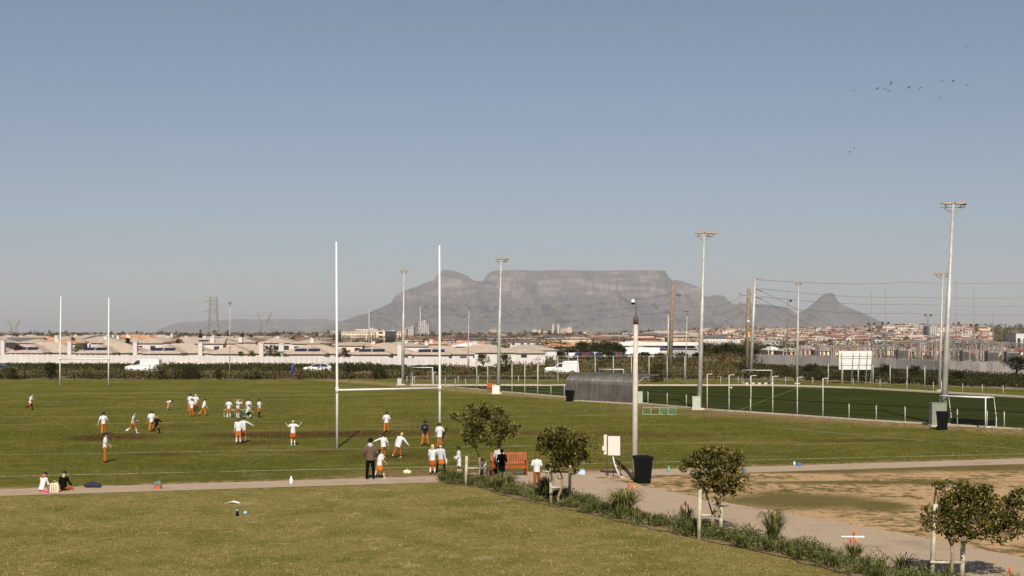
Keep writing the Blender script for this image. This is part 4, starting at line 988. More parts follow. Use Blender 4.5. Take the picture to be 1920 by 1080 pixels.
# long white boundary wall
m = MB(); wp = [Vector((*A(px, wallD(px))[:2], 0)) for px in range(-400, 894, 60)] + [Vector((*A(893, 207)[:2], 0))]
t = empty('boundary_wall', wp[0], label='long white boundary wall of the housing estate behind the scrub', cat='wall')
for i in range(len(wp) - 1):
    a, b = wp[i] - wp[0], wp[i + 1] - wp[0]; d = (b - a).normalized(); n_ = Vector((-d.y, d.x, 0)) * .1
    m.extr([a - n_, b - n_, b + n_, a + n_], -.2, 1.98)
m.build('panel', WL['white'], t)
m = MB()
for i in range(len(wp) - 1):
    for k in range(6):
        q = (wp[i] - wp[0]).lerp(wp[i + 1] - wp[0], k / 6); m.box((q.x, q.y - .06, 1.0), (.28, .30, 2.1))
m.build('pillar', WL['white'], t)
FR = [(-60, 1, 2), (78, 0, 2), (205, 0, 2), (331, 0, 2), (452, 1, 0), (585, 2, 2), (716, 0, 2), (826, 0, 2)]
cpx = {78: (132, 'beside a dark red bush'), 205: (255, 'left of the white van roof'), 331: (377, 'above the dark domed bush'), 452: (491, 'beneath the lamp post with a bushy yard'), 585: (529, 'left of the near left rugby upright'), 716: (750, 'directly left of the mast'), 826: (None, 'behind the near right rugby upright'), -60: (7, 'cut by the left edge with a tall chimney')}
for i, (px, tw_, so) in enumerate(FR):
    D = wallD(px) + 8.5; s = D / F; ey = 660 + (px / 830) * 3; ry = 641 + (px / 830) * 7
    ch = cpx[px][0]
    house(A(px, D).x, D, 122 * s, 8.5, Z(ey, D), Z(ry, D + 4), 'beige', 'white', 'beige hip roofed single storey house ' + cpx[px][1], wing=(-14 + tw_ * 6) * s, chim=(ch - px) * s if ch else None, solar=so, seed=i)
# longer cream blocks right of the wall end
D = 232; house(A(905, D).x, D, 125 * D / F, 9, Z(660, D), Z(646, D), 'beige', 'white', 'long pale roofed building with white walls behind the end of the white wall', seed=31, wins=3)
D = 246; house(A(985, D).x, D, 75 * D / F, 9, Z(661, D), Z(652, D), 'sand', 'white', 'bright white low building at the estate end, left of the small trees', seed=32, gable=True, wins=1)
# rows behind
rnd = random.Random(77); nb = 0
ROWS = [(278, 642.5, 634.5, 66), (305, 640, 632, 58), (345, 637, 630.5, 50), (400, 634.5, 629, 44), (480, 632.8, 628.2, 36)]
words = ['low', 'broad', 'narrow', 'small', 'wide', 'modest']
zones = [(90, 'near the left edge'), (200, 'between the far rugby uprights'), (330, 'right of the far rugby posts'), (440, 'around the foot of the lattice pylon'), (560, 'below the forked pylon'), (650, 'left of the near left rugby upright'), (760, 'between the near rugby uprights'), (860, 'around the near right rugby upright'), (960, 'left of the white pickup'), (1120, 'above the white pickup'), (1700, 'behind the hall')]
zone = lambda px: next((w for a, w in zones if px < a), 'at the right')
for ri, (D, ey, ry, stp) in enumerate(ROWS):
    px = -60 + ri * 17
    while px < (905 if ri < 2 else 620 if ri < 3 else 330):
        c = rnd.choices(['beige', 'orange', 'brown', 'grey', 'white', 'sand'], (7, 1.2, 1.0, 1.3, .9, 5))[0]; wc = rnd.choices(['white', 'cream', 'tan'], (5, 2, 1))[0]
        s = D / F; w = stp * rnd.uniform(.75, 1.15) * s; g = rnd.random() < .3; lo = 5.5 * sstep(560, 680, px)
        house(A(px, D).x, D + rnd.uniform(-6, 6), w, rnd.uniform(7, 9), Z(ey + lo + rnd.uniform(-.5, 1), D), Z(ry + lo * 1.35 + rnd.uniform(-.8, 1.5), D), c, wc,
              '%s %s roofed %s walled house, %s estate row, %s' % (words[nb % 6], c, wc, ('second', 'third', 'fourth', 'fifth', 'sixth')[ri], zone(px)), rz=rnd.choice((0, 0, R(6), R(-8), R(90)) if ri < 99 else (0,)), gable=g, chim=rnd.uniform(-.35, .35) * w if rnd.random() < .6 else None, solar=1 if rnd.random() < .2 and ri < 3 else 0, wins=3, seed=nb)
        nb += 1; px += stp * rnd.uniform(.8, 1.35)
# estate trees (a few distinct ones)
def etree(px, D, w, top, lab, seed, mats=LM_TOWN, wt=(5, 4, 2)): return bush(px, 0, w, top, lab, seed, mats=mats, wt=wt, trunk=True, D=D, name='tree', grp='garden trees in the estate', dens=.7)
M_MAROON = leafmats('maroon_leaf', [(.06, .012, .008), (.10, .02, .012), (.15, .035, .02)], .8)
etree(35, 250, 21, 646, 'dark maroon tree behind the white wall near the left edge', 201, M_MAROON)
etree(150, 245.5, 22, 648, 'grey green tree between two estate houses, right of the far left upright', 202, LM_GREY, (5, 3, 1))
etree(137, 300, 14, 632, 'small dark tree behind the chimney of the second estate house', 203)
etree(239, 275, 16, 634, 'tilted dark tree behind the third estate house', 204)
etree(336, 270, 20, 635, 'dark tree on the roofline of the fourth estate house', 205)
etree(508, 227, 26, 648, 'dark clumped tree above the white wall, left of the near rugby posts', 206)
etree(522, 226.3, 26, 659, 'low olive tree behind the white wall, beside the dark clumped tree', 207, LM_SCRUB, (3, 4, 3))
etree(648, 219.5, 24, 654, 'round bushy tree just right of the near left rugby upright behind the wall', 208)
etree(452, 229.5, 14, 659, 'pale feathery shrub above the white wall under the lamp post', 209, LM_GREY, (1, 3, 5))
etree(471, 229, 18, 658, 'broader pale feathery shrub above the white wall', 210, LM_GREY, (1, 3, 5))
etree(590, 330, 44, 634, 'wide dark tree clump behind the estate roofs', 211)
etree(625, 320, 22, 636, 'dark tree clump just left of the near left upright behind the roofs', 212)
etree(548, 420, 16, 633, 'distant round dark tree left of the wide dark clump', 213)
etree(906, 214, 26, 664, 'reddish olive tree at the end of the white wall', 214, LM_SCRUB, (4, 3, 3))
etree(948, 214, 22, 664, 'olive tree between mast and cranked posts beside the white building', 215, LM_SCRUB, (4, 4, 3))
for px in (375, 395, 410, 430, 455, 470): etree(px, 520, 10, 628.5, 'tiny distant dark tree in the row around the foot of the lattice pylon', 220 + px)

# ------------------------------------------------ big distant buildings
def block(px0, px1, ytop, D, depth, mat, lab, floors=4, bays=10, name='office_building', winh=.45, band=False, z0=None, cat='building', wins=True, rz=0):
    s = D / F; w = (px1 - px0) * s; x = A((px0 + px1) / 2, D).x; z0 = terr(x, D) if z0 is None else z0; top = Z(ytop, D) - z0
    t = empty(name, (x, D, z0), rz, label=lab, cat=cat); m = MB(); m.box((0, depth / 2, top / 2 - 1), (w, depth, top + 2)); m.build('wall', mat, t)
    m = MB(); m.box((0, depth / 2, top + top * .012), (w + s, depth + s, top * .03)); m.box((w * .18, depth / 2, top * 1.06), (w * .2, depth * .4, top * .1)); m.build('roof', WL['grey'], t)
    if wins:
        for f in range(floors):
            m = MB(); zz = top * (f + .55) / floors
            if band: m.box((0, -.05 * s, zz), (w * .92, .3 * s, top / floors * winh))
            else:
                for k in range(bays): m.box((-w / 2 + w * (k + .5) / bays, -.05 * s, zz), (w / bays * .5, .3 * s, top / floors * winh))
            m.build('window', M_WIN, t)
    return t
block(640, 706, 622, 800, 14, WL['cream'], 'wide cream office block with rows of windows behind the estate, left of the mast', 4, 14)
block(667, 708, 617.5, 806, 10, WL['cream'], 'raised upper storeys of the cream office block', 4, 9)
block(706, 722, 620.5, 795, 14, WL['cream'], 'cream stair tower at the right end of the office block', 3, 1)
block(722.5, 741, 621, 790, 14, plain('dark_glass_wall', (.06, .06, .065), .3, .5), 'dark glass fronted office block between cream buildings', 5, 5, band=True)
block(741, 752, 622, 795, 14, WL['cream'], 'narrow cream block with one dark window stripe left of the mast', 4, 2)
block(756, 762, 617, 1100, 14, WL['tan'], 'slim brown flats just right of the mast', 6, 2)
block(763, 776, 614.5, 1110, 14, WL['grey'], 'pale grey mid-rise flats right of the mast', 7, 4)
block(785, 800, 603.5, 1700, 20, WL['grey'], 'tallest pale tower block between the near rugby uprights', 12, 4, name='tower_block')
block(799, 804.5, 608, 1690, 16, WL['grey'], 'narrow grey tower attached to the tallest tower block', 10, 1, name='tower_block')
block(620, 634, 620, 4600, 60, WL['grey'], 'hazy grey flats left of the near left upright', 6, 5, name='tower_block')
block(918, 932, 625 - 8, 4800, 60, WL['tan'], 'hazy brownish flats left of the second mast', 6, 5, name='tower_block')
for i, (a, b_, yt, D) in enumerate(((998, 1006, 617.5, 5200), (1008, 1015, 618.5, 5200), (1017, 1026, 621, 5000))): block(a, b_, yt, D, 60, WL['cream'], 'hazy pale tower, %s of three above the white pickup' % ('left', 'middle', 'right')[i], 8, 3, name='tower_block')
block(1051, 1063, 616, 3300, 40, WL['pink'], 'reddish stepped tower block above the shelter', 9, 4, name='tower_block')
block(1063, 1072, 613.5, 3350, 40, WL['cream'], 'cream upper tower beside the reddish stepped block', 9, 3, name='tower_block')
block(1092, 1107, 621.5, 3200, 40, WL['cream'], 'squat cream flats left of the camera pole', 5, 4, name='tower_block')
block(1035, 1038.5, 608.5, 7000, 60, WL['cream'], 'slender far tower, left of a hazy pair', 9, 2, name='tower_block'); block(1045, 1048.5, 608.5, 7000, 60, WL['cream'], 'slender far tower, right of a hazy pair', 9, 2, name='tower_block')
block(1166, 1186, 624, 1500, 30, WL['grey'], 'dark roofed block just left of the camera pole', 2, 6)
block(1497, 1520, 617, 2600, 50, WL['cream'], 'cream domed looking block on the skyline right of the mast under the pointed peak', 4, 6)
block(1655, 1678, 610.5, 2400, 50, WL['cream'], 'large cream flat block on the hilltop, left of a pair', 3, 7); block(1679, 1703, 610.5, 2400, 50, WL['cream'], 'large cream flat block on the hilltop, right of a pair', 3, 7)
block(1676, 1703, 618.5, 2000, 30, WL['white'], 'bright white block below the hilltop flats', 2, 6)
block(1743, 1757, 611.5, 1900, 30, WL['grey'], 'striped grey apartment tower on the hill left of the far mast', 8, 4, name='tower_block')
block(1758, 1774, 613, 1950, 30, WL['cream'], 'cream apartment block on the hill behind the masts', 6, 4, name='tower_block')
block(1905, 1960, 626, 900, 20, WL['white'], 'white curved roof building beside the rocky hill at right edge', 1, 5)
# hall with arched white roof and green roofed shed
D = 372; s = D / F
t = empty('sports_hall', A(1160, D), label='white hall with arched roof and dark blue strip windows right of the camera pole', cat='hall')
m = MB(); m.box((75 * s, 5, 1.6), (150 * s, 10, 3.6)); m.build('wall', WL['white'], t)
m = MB(); pr = [(0, 644), (8, 643), (22, 640.5), (32, 638.8), (44, 640.6), (60, 643), (100, 643.5), (138, 644.2), (140, 648)]
vs = [(px * s, -1, Z(y, D)) for px, y in pr] + [(px * s, 11, Z(y, D)) for px, y in pr]; k = len(pr)
m.add(vs + [(0, -1, Z(648, D)), (0, 11, Z(648, D))], [(i, i + 1, i + k + 1, i + k) for i in range(k - 1)] + [tuple(range(k - 1, -1, -1)) + (2 * k,)]); m.build('roof', RF['white'], t)
m = MB(); m.box((115 * s, -.1, Z(650, D)), (56 * s, .3, 3.4 * s)); m.box((112 * s, -.1, Z(655, D)), (70 * s, .3, 2.2 * s)); m.build('window', M_SOLAR, t)
D = 345; s = D / F
house(A(1196, D).x, D, 60 * s, 12, Z(657, D), Z(646.5, D), 'green', 'white', 'large pale green hip roofed shed below the white hall', grp=None, wins=3, seed=5)
house(A(1234, D - 8).x, D - 8, 28 * s, 8, Z(662, D), Z(651, D), 'white', 'white', 'white domed annex between the green roofed shed and the wooden pole', grp=None, wins=0, seed=6, rz=R(90), gable=True)
D = 330; m = MB(); m.extr([A(1258, D), A(1313, D - 8), A(1313, D - 7.7), A(1258, D + .3)], -.1, Z(656, D)); tag(m.build('boundary_wall', WL['white']), 'bright white wall between the wooden pole and the second tallest mast', 'wall')
D = 420; s = D / F
house(A(1040, D).x, D, 62 * s, 9, Z(650, D), Z(644, D), 'orange', 'cream', 'long orange roofed building above the white pickup', grp=None, seed=7)
house(A(985, D + 60).x, D + 60, 66 * s, 9, Z(643, D), Z(638, D + 60), 'grey', 'white', 'long dark grey roof left of the orange roofed building', grp=None, seed=8)
house(A(1070, D + 10).x, D + 10, 30 * s, 9, Z(650, D), Z(643, D), 'orange', 'white', 'white gabled house with orange roof next to the dark tree belt', grp=None, seed=9, gable=True)
D = 300; s = D / F
house(A(992, D).x, D, 104 * s, 10, Z(656, D), Z(646, D), 'sand', 'white', 'broad sand roofed low building left of the orange roofed building', grp=None, seed=41, wins=2)
D = 236; t = empty('carport', A(1041, D), label='dark flat canopy on thin posts above the white pickup', cat='canopy'); s = D / F
m = MB(); m.box((13 * s, 1, Z(652.5, D)), (30 * s, 3, .22)); m.build('roof', M_BLACK, t)
for x in (1.5, 25): m = MB(); m.tube([(x * s, .3, 0), (x * s, .3, Z(653, D))], .06, 6); m.build('post', M_GALV, t)

# mid-right estates behind the substation
rnd = random.Random(5)
for i, (px0, w, D, top, rf) in enumerate(((1440, 26, 372, 650, 'white'), (1468, 32, 362, 652, 'sand'), (1502, 34, 368, 648, 'beige'), (1537, 34, 360, 651, 'sand'), (1572, 40, 380, 647, 'brown'), (1614, 42, 366, 651, 'sand'), (1658, 48, 360, 649, 'beige'), (1708, 46, 366, 652, 'sand'), (1757, 30, 372, 649, 'brown'), (1790, 34, 362, 652, 'beige'), (1826, 40, 368, 655, 'sand'), (1868, 30, 360, 650, 'white'), (1900, 54, 365, 652, 'red'))):
    s = D / F; h_ = Z(top, D); t = empty('terraced_building', A(px0, D), label='%s pillared terrace building number %s from the left behind the substation' % (rf, ('one', 'two', 'three', 'four', 'five', 'six', 'seven', 'eight', 'nine', 'ten', 'eleven', 'twelve', 'thirteen')[i]), cat='building', group='pillared buildings behind the substation')
    m = MB(); m.box((w * s / 2, 5, h_ / 2 - 1.5), (w * s, 10, h_ + 1)); m.build('wall', WL['tan'] if i % 3 else WL['cream'], t)
    m = MB(); hip(m, 0, 0, w * s, 10, h_ - .9, h_, .3); m.build('roof', RF[rf], t)
    for k in range(int(w / 8)):
        m = MB(); m.box(((k * 8 + 4) * s, -.02, h_ * .38), (rnd.uniform(2.5, 4.5) * s, .1, h_ * .7)); m.build('window', M_WIN, t)

# ------------------------------------------------ hillside houses: a few kinds, each copied
KINDS_ = [('red', 'pink', 'red roofed pink walled', 0), ('brown', 'cream', 'brown roofed cream', 0), ('red', 'cream', 'red roofed cream', 1), ('sand', 'white', 'sand roofed white', 0), ('brown', 'tan', 'brown roofed tan', 1), ('beige', 'cream', 'beige roofed cream', 0), ('white', 'white', 'flat roofed white', 2), ('grey', 'pink', 'grey roofed pink walled', 0), ('red', 'white', 'red roofed white', 1)]
protos = []
def hill_house(k, w, st):
    rf, wl, nm, g = KINDS_[k]; t = empty('hillside_house', (0, 0, 0)); e = 3.3 * st
    m = MB(); m.box((0, 4.5, e / 2 - 2), (w, 9, e + 4)); m.build('wall', WL[wl], t)
    m = MB()
    if g == 2: m.box((0, 4.5, e + .15), (w + .4, 9.4, .3))
    else: hip(m, -w / 2, 0, w / 2, 9, e, e + 1.5, .4, gable=g == 1)
    m.build('roof', RF[rf], t)
    for f in range(st):
        for x in (-.3, .05, .33):
            m = MB(); m.box((x * w, -.05, e * (f + .5) / st), (1.7, .2, 1.3)); m.build('window', M_WIN, t)
    return t
rnd = random.Random(99); placed = []; count = 0; tries = 0
regions = [(1330, 'right of the second tallest mast'), (1420, 'around the two power poles'), (1500, 'left of the pointed peak'), (1580, 'below the pointed peak'), (1650, 'above the white billboard'), (1740, 'below the hilltop flats'), (1820, 'behind the tallest mast'), (3000, 'near the rocky hill')]
proto = {}
order = []
while len(order) < 262 and tries < 9000:
    tries += 1; px = rnd.uniform(1235, 1950) if rnd.random() < .75 else rnd.uniform(1480, 1950); D = 1150 + 2100 * rnd.random() ** .8
    if px < 1400 and D < 1900: continue
    if px > 1846: continue
    x = A(px, D).x
    if any(abs(x - a) < 15 and abs(D - b) < 26 for a, b in placed): continue
    placed.append((x, D)); order.append((px, D, x))
order.sort(key=lambda q: q[1])
for i, (px, D, x) in enumerate(order):
    k = rnd.randrange(9); st = rnd.choice((1, 2, 2)); w = rnd.choice((10, 14, 18)); key = (k, st, w)
    first = key not in proto
    o = proto.setdefault(key, hill_house(k, w, st) if first else None) if first else copy_tree(proto[key])
    o.location = (x, D, terr(x, D) + .3); o.rotation_euler = (0, 0, R(rnd.uniform(-25, 25)))
    reg = next(w_ for a, w_ in regions if px < a); dist = 'lower slope' if D < 1700 else 'middle slope' if D < 2400 else 'skyline'
    tag(o, '%s %s hillside house, %s, %s' % ('two storey' if st == 2 else 'low', KINDS_[k][2], dist, reg), 'house', 'houses on the hillside at the right')

# everything farther off, nobody could count it
def scatter(name, mats, n, seed, kinds, pxr, Dr, keep=None, hs=1.0):
    rnd = random.Random(seed); m = MB()
    for _ in range(n):
        px = rnd.uniform(*pxr); D = Dr[0] * (Dr[1] / Dr[0]) ** rnd.random()
        x = A(px, D).x
        if keep and not keep(px, D): continue
        z = terr(x, D)
        if kinds == 'house':
            w = rnd.uniform(8, 22) * (1 + D / 9000); h = rnd.uniform(2.2, 3.2) * (1 + D / 4500) if x / D < .1 else rnd.uniform(3, 6); mi = rnd.randrange(4); m.box((x, D, z + h / 2), (w, 8, h), mi=mi)
            hr = h * .22; m.add([(x - w * .55, D - 4.5, z + h), (x + w * .55, D - 4.5, z + h), (x + w * .55, D + 4.5, z + h), (x - w * .55, D + 4.5, z + h), (x - w * .3, D, z + h + hr), (x + w * .3, D, z + h + hr)], [(0, 1, 5, 4), (2, 3, 4, 5), (1, 2, 5), (3, 0, 4)], 4 + rnd.randrange(len(mats) - 4))
        else:
            h = hs * rnd.uniform(2.2, 4.6) * (1 + D / 2600 if D < 2600 else 1.6 + D / 9000); w = h * rnd.uniform(.4, .9); tall = rnd.random() < .10 and D > 900
            if tall: h *= 1.4; w *= .35
            ls = max(.28, 1.6 * D / F); nn = int(min(110, max(14, 5 * (h / ls) ** 1.5)))
            for _ in range(nn):
                q = rv(rnd); leaf(m, Vector((x + q.x * w, D + q.y * w, z + h * (.5 + q.z * .5))), q, ls * rnd.uniform(.7, 1.3), ls * .4, rnd.choices((0, 1, 2), (5, 4, 2))[0], rnd)
    o = m.build(name, mats); o['kind'] = 'stuff'
hm = [WL['white'], WL['cream'], WL['tan'], WL['pink'], RF['red'], RF['brown'], RF['beige'], RF['grey'], RF['sand']]
scatter('distant_town', hm, 1500, 31, 'house', (-250, 1330), (560, 7000), keep=lambda p, d: not (600 < p < 780 and d < 1150))
scatter('distant_town', hm, 1000, 32, 'house', (1180, 2050), (1250, 3600), keep=lambda p, d: p < 1850 or d < 1290)
scatter('distant_town', hm, 700, 36, 'house', (560, 1500), (6000, 15000))
scatter('distant_greenery', LM_TOWN, 1300, 33, 'tree', (-250, 1350), (430, 5000))
scatter('distant_greenery', LM_TOWN, 800, 39, 'tree', (-250, 1100), (440, 1500))
scatter('distant_greenery', LM_TOWN, 1100, 34, 'tree', (1200, 2050), (1100, 3500))
scatter('distant_greenery', LM_TOWN, 240, 35, 'tree', (1400, 2050), (430, 1000))
scatter('distant_greenery', LM_TOWN, 420, 37, 'tree', (1000, 1440), (322, 560), keep=lambda p, d: not (1155 < p < 1312 and d < 385), hs=.62)
scatter('distant_greenery', LM_SCRUB, 90, 38, 'tree', (930, 1440), (225, 290), keep=lambda p, d: p < 1040 or p > 1190 or d < 262, hs=.42)
# rocky hill at the right edge
rnd = random.Random(4); m = MB()
for _ in range(900):
    px = rnd.uniform(1840, 2100); D = rnd.uniform(1330, 1560); x = A(px, D).x; z = terr(x, D)
    if z > 5:
        q = rv(rnd); m.ell((x, D, z), (rnd.uniform(.6, 2), rnd.uniform(.6, 2), rnd.uniform(.5, 1.6)), 5, 4, mi=rnd.randrange(3))
o = m.build('hilltop_scrub', [LM_TOWN[0], LM_SCRUB[3], plain('brown_rock', (.13, .085, .06), .95, .1, .3, .3)]); o['kind'] = 'stuff'

# ------------------------------------------------ pylons, poles, wires
def lattice(m, a0, a1, w0, w1, n, r):
    """square lattice leg tower from a0 to a1"""
    a0, a1 = Vector(a0), Vector(a1); ring = []
    for i in range(n + 1):
        c = a0.lerp(a1, i / n); w = (w0 + (w1 - w0) * i / n) / 2; ring.append([c + Vector((sx * w, sy * w, 0)) for sx, sy in ((-1, -1), (1, -1), (1, 1), (-1, 1))])
    for i in range(n):
        for k in range(4):
            m.tube([ring[i][k], ring[i + 1][k]], r, 4, cap=False); m.tube([ring[i][k], ring[i + 1][(k + 1) % 4]], r * .7, 4, cap=False); m.tube([ring[i][(k + 1) % 4], ring[i + 1][k]], r * .7, 4, cap=False)
            m.tube([ring[i + 1][k], ring[i + 1][(k + 1) % 4]], r * .7, 4, cap=False)
M_PYL = plain('pylon_steel', (.30, .27, .22), .7, .3, .1, .2)
D = 960; s = D / F; b = A(400, D)
t = empty('lattice_pylon', b, label='tall straight lattice pylon with three short cross arms behind the estate on the left', cat='pylon', group='pylons on the horizon')
m = MB(); lattice(m, (0, 0, 0), (0, 0, Z(600, D)), 22 * s, 15 * s, 4, .11); lattice(m, (0, 0, Z(600, D)), (0, 0, Z(557, D)), 15 * s, 12 * s, 6, .11); m.build('tower', M_PYL, t)
for y in (564, 582, 600):
    m = MB(); m.tube([(-16 * s, 0, Z(y + 2, D)), (0, 0, Z(y, D)), (8 * s, 0, Z(y, D))], .15, 4); m.tube([(-16 * s, 0, Z(y + 2, D)), (-6 * s, 0, Z(y - 3, D))], .1, 4); m.build('cross_arm', M_PYL, t)
def delta(px, D, ytop, hw, lab):
    s = D / F; b = A(px, D); t = empty('forked_pylon', b, label=lab, cat='pylon', group='pylons on the horizon'); m = MB(); yw = ytop + (625 - ytop) * .55; r = .06 + D / 22000
    for sx in (-1, 1):
        lattice(m, (sx * 9 * s, 0, 0), (sx * 3.5 * s, 0, Z(yw, D)), 3.5 * s, 2.5 * s, 5, r); lattice(m, (sx * 3.5 * s, 0, Z(yw, D)), (sx * hw * .8 * s, 0, Z(ytop, D)), 2.5 * s, 1.5 * s, 5, r)
    m.build('tower', M_PYL, t); m = MB(); m.tube([(-hw * s, 0, Z(ytop + 4, D)), (hw * s, 0, Z(ytop + 4, D))], r * 1.3, 4); m.tube([(-hw * s, 0, Z(ytop + 4, D)), (-hw * .8 * s, 0, Z(ytop, D)), (hw * .8 * s, 0, Z(ytop, D)), (hw * s, 0, Z(ytop + 4, D))], r, 4); m.build('cross_arm', M_PYL, t)
delta(495, 1500, 586, 17, 'forked pylon with spreading arms left of the near left rugby upright'); delta(26, 2600, 600, 14, 'faint small forked pylon near the left edge')
def pole(px, base, tpx, ty, w, mat, lab, arms, name='power_pole', D=None, extra=None):
    b = A(px, D) if D else G(px, base); D = b.y; s = D / F; v = A(tpx, D, Z(ty, D)) - b
    t = empty(name, b, label=lab, cat='power pole', group='power line poles'); m = MB(); m.tube([(0, 0, -.1), v], [w / 2, w * .33], 10); m.build('pole', mat, t, True)
    for (y, x0, x1, dy) in arms:
        z = Z(y, D); c = v * ((z) / v.z); m = MB(); m.tube([(c.x + x0 * s, 0, z + dy * s), (c.x, -.02, z), (c.x + x1 * s, 0, z + dy * s)], .065, 6); a = m.build('cross_arm', M_INS, t)
        m = MB()
        for x in (x0, x1):
            if abs(x) > 3: m.tube([(c.x + x * s, 0, z + dy * s), (c.x + x * s * .82, 0, z + dy * s + .22), (c.x + x * s, 0, z + dy * s + .28)], .07, 6)
        if m.v: m.build('insulator', M_INS, a)
    return t, b, v
pole(1257, 690, 1261.5, 533, .72, M_WOODP, 'thick brown wooden pole standing alone in front of the right flank of the mountain', [(551, -7, 9, 0), (567, -7, 8, 0), (583, -7, 8, 0)])
t, b, v = pole(1400.5, 692, 1404, 541, .78, M_WOODP, 'thick brown wooden pole with cross arms and a yellow marker, paired with a white pole', [(555, -17, 4, 2), (571, -17, 4, 2), (588, -16, 4, 1)])
m = MB(); m.box((v.x * .45 + .1, -.28, Z(627, b.y)), (.28, .08, .95)); m.build('marker', M_YEL, t); m = MB(); m.box((v.x * .6, -.28, Z(602, b.y)), (.4, .06, .3)); m.build('plate', M_WHITE, t)
t, b, v = pole(1407.5, 704, 1416, 523, .55, M_GALV, 'tall white steel pole with insulators on its right side, next to the wooden pole', [(524, -1, 4, 0)])
for y in (541, 556, 572):
    z = Z(y, b.y); s = b.y / F; c = v * (z / v.z); m = MB()
    for k in range(3): m.tube([(c.x + .15 + k * 4 * s, 0, z - k * 1.6 * s), (c.x + .15 + (k * 4 + 3) * s, 0, z - (k * 1.6 + 1.6) * s)], .11, 7)
    m.tube([(c.x, 0, z + 7 * s), (c.x + 4 * s, 0, z + 7.6 * s)], .08, 6); m.build('insulator', M_INS, t)
def mono(px, ty, D, lab, arms=True):
    b = A(px, D); t = empty('power_pole', b, label=lab, cat='power pole', group='power line poles'); h = Z(ty, D); m = MB(); m.tube([(0, 0, 0), (0, 0, h)], [.26, .15], 8); m.build('pole', M_GALV, t, True); s = D / F
    if arms:
        m = MB()
        for (y, sx) in ((8, 1), (14, -1), (21, 1)): m.tube([(0, 0, h - y * s), (sx * 6 * s, 0, h - (y - 2) * s)], .12, 5)
        m.build('insulator', M_INS, t)
mono(692, 580, 430, 'grey monopole rising in front of the cream office block'); mono(788, 575, 440, 'grey monopole beside the tallest tower block')
mono(1253, 590, 300, 'thin white monopole directly left of the lone wooden pole', False)
def wire(pts, lab, r, sag=.0):
    m = MB(); pts = [Vector(p) for p in pts]; P = []
    for a, b in zip(pts, pts[1:]):
        L = (b - a).length
        for k in range(13):
            f = k / 12; q = a.lerp(b, f); q.z -= sag * 4 * f * (1 - f); P.append(q)
    m.tube(P, r, 4, cap=False); return tag(m.build('power_line', M_GALVD, None), lab, 'power line', 'overhead power lines')
Dp = 197
for i, (y0, y1, y2) in enumerate(((524, 529, 526), (541, 557, 553), (556, 570, 571), (573, 587, 588))):
    wire([A(1418 + (0 if i == 0 else 8), Dp, Z(y0, Dp)), A(1700, 300, Z(y1, 300)), A(2060, 330, Z(y2, 330))], ('topmost', 'second', 'third', 'lowest')[i] + ' of four power lines running right from the white steel pole', .032, .5)
for i, (ys, ye) in enumerate(((541, 640), (556, 648))): wire([A(1427, Dp, Z(ys + 4, Dp)), A(1640 - i * 30, 330, Z(ye, 330))], ('upper', 'lower')[i] + ' power line slanting down from the white steel pole to the substation', .03, .6)
for i, (ya, yb, yc) in enumerate(((557, 553, 583), (573, 569, 592), (589, 585, 601))):
    wire([A(1387, 220, Z(ya, 220)), A(1254.5, 234, Z(yb, 234)), A(788 + (6 if i != 1 else -6), 440, Z(yc - 8, 440)), A(692 + (6 if i != 1 else -6), 430, Z(yc - 2, 430)), A(384, 960, Z(566 + i * 18, 960)), A(-300, 1100, Z(590 + i * 9, 1100))], ('top', 'middle', 'bottom')[i] + ' power line crossing the mountain from the wooden poles to the left', .026, 2.0)
# ------------------------------------------------ substation
wl = [(1417, 262), (1573, 232), (1680, 216), (1780, 199), (1920, 187), (2300, 160)]
t = empty('slab_wall', A(*wl[0]), label='grey concrete slab wall round the substation, patched and stained', cat='wall'); o0 = A(*wl[0])
def g_slab():
    n = NT('slab_concrete'); w = n.n('ShaderNodeTexVoronoi', voronoi_dimensions='1D'); sx = n.n('ShaderNodeSeparateXYZ'); n.l(n.pos(), sx.inputs[0]); n.l(sx.outputs[0], w.inputs['W']); w.inputs['Scale'].default_value = 1.5
    bw = n.n('ShaderNodeSeparateColor'); n.l(w.outputs['Color'], bw.inputs[0]); c = n.mix(bw.outputs[0], (.33, .31, .29), (.52, .49, .46)); c = n.mix(n.ramp(n.noise(1.2, 5), .5, .7), c, (.50, .44, .39)); return n.out(c, .9, .15)
M_SLAB = g_slab(); m = MB(); m2 = MB(); rnd = random.Random(3)
for (a, da), (b_, db) in zip(wl, wl[1:]):
    p, q = A(a, da) - o0, A(b_, db) - o0; n_ = int((q - p).length / 1.1)
    for k in range(n_):
        c = p.lerp(q, (k + .5) / n_); m.box((c.x, c.y + rnd.uniform(-.03, .03), .85), (1.04 + .4 * abs((q - p).x) / (q - p).length * 0, .14, 1.9 + rnd.uniform(-.1, .1)), rz=math.atan2((q - p).y, (q - p).x))
m.build('slab', M_SLAB, t)
rnd = random.Random(12)
def gantry(px, D, w, h, n, lab):
    t = empty('switchyard_gantry', A(px, D), R(rnd.uniform(-12, 12)), label=lab, cat='steel gantry', group='steel gantries in the substation')
    for k in range(n + 1): m = MB(); lattice(m, (k * w / n, 0, 0), (k * w / n, 0, h), .5, .38, 5, .045); m.build('column', M_GALVD, t)
    m = MB(); m.tube([(0, 0, h), (w, 0, h)], .08, 5); m.tube([(0, 0, h - .45), (w, 0, h - .45)], .06, 5)
    for k in range(int(w / .7)): m.tube([(k * .7, 0, h), (k * .7 + .35, 0, h - .45)], .04, 4, cap=False)
    m.build('beam', M_GALVD, t); 
    for k in range(int(w / 1.6)): m = MB(); m.tube([(k * 1.6 + .8, 0, h - .5), (k * 1.6 + .8, 0, h - 1.6)], .09, 6); m.build('insulator', M_INS, t)
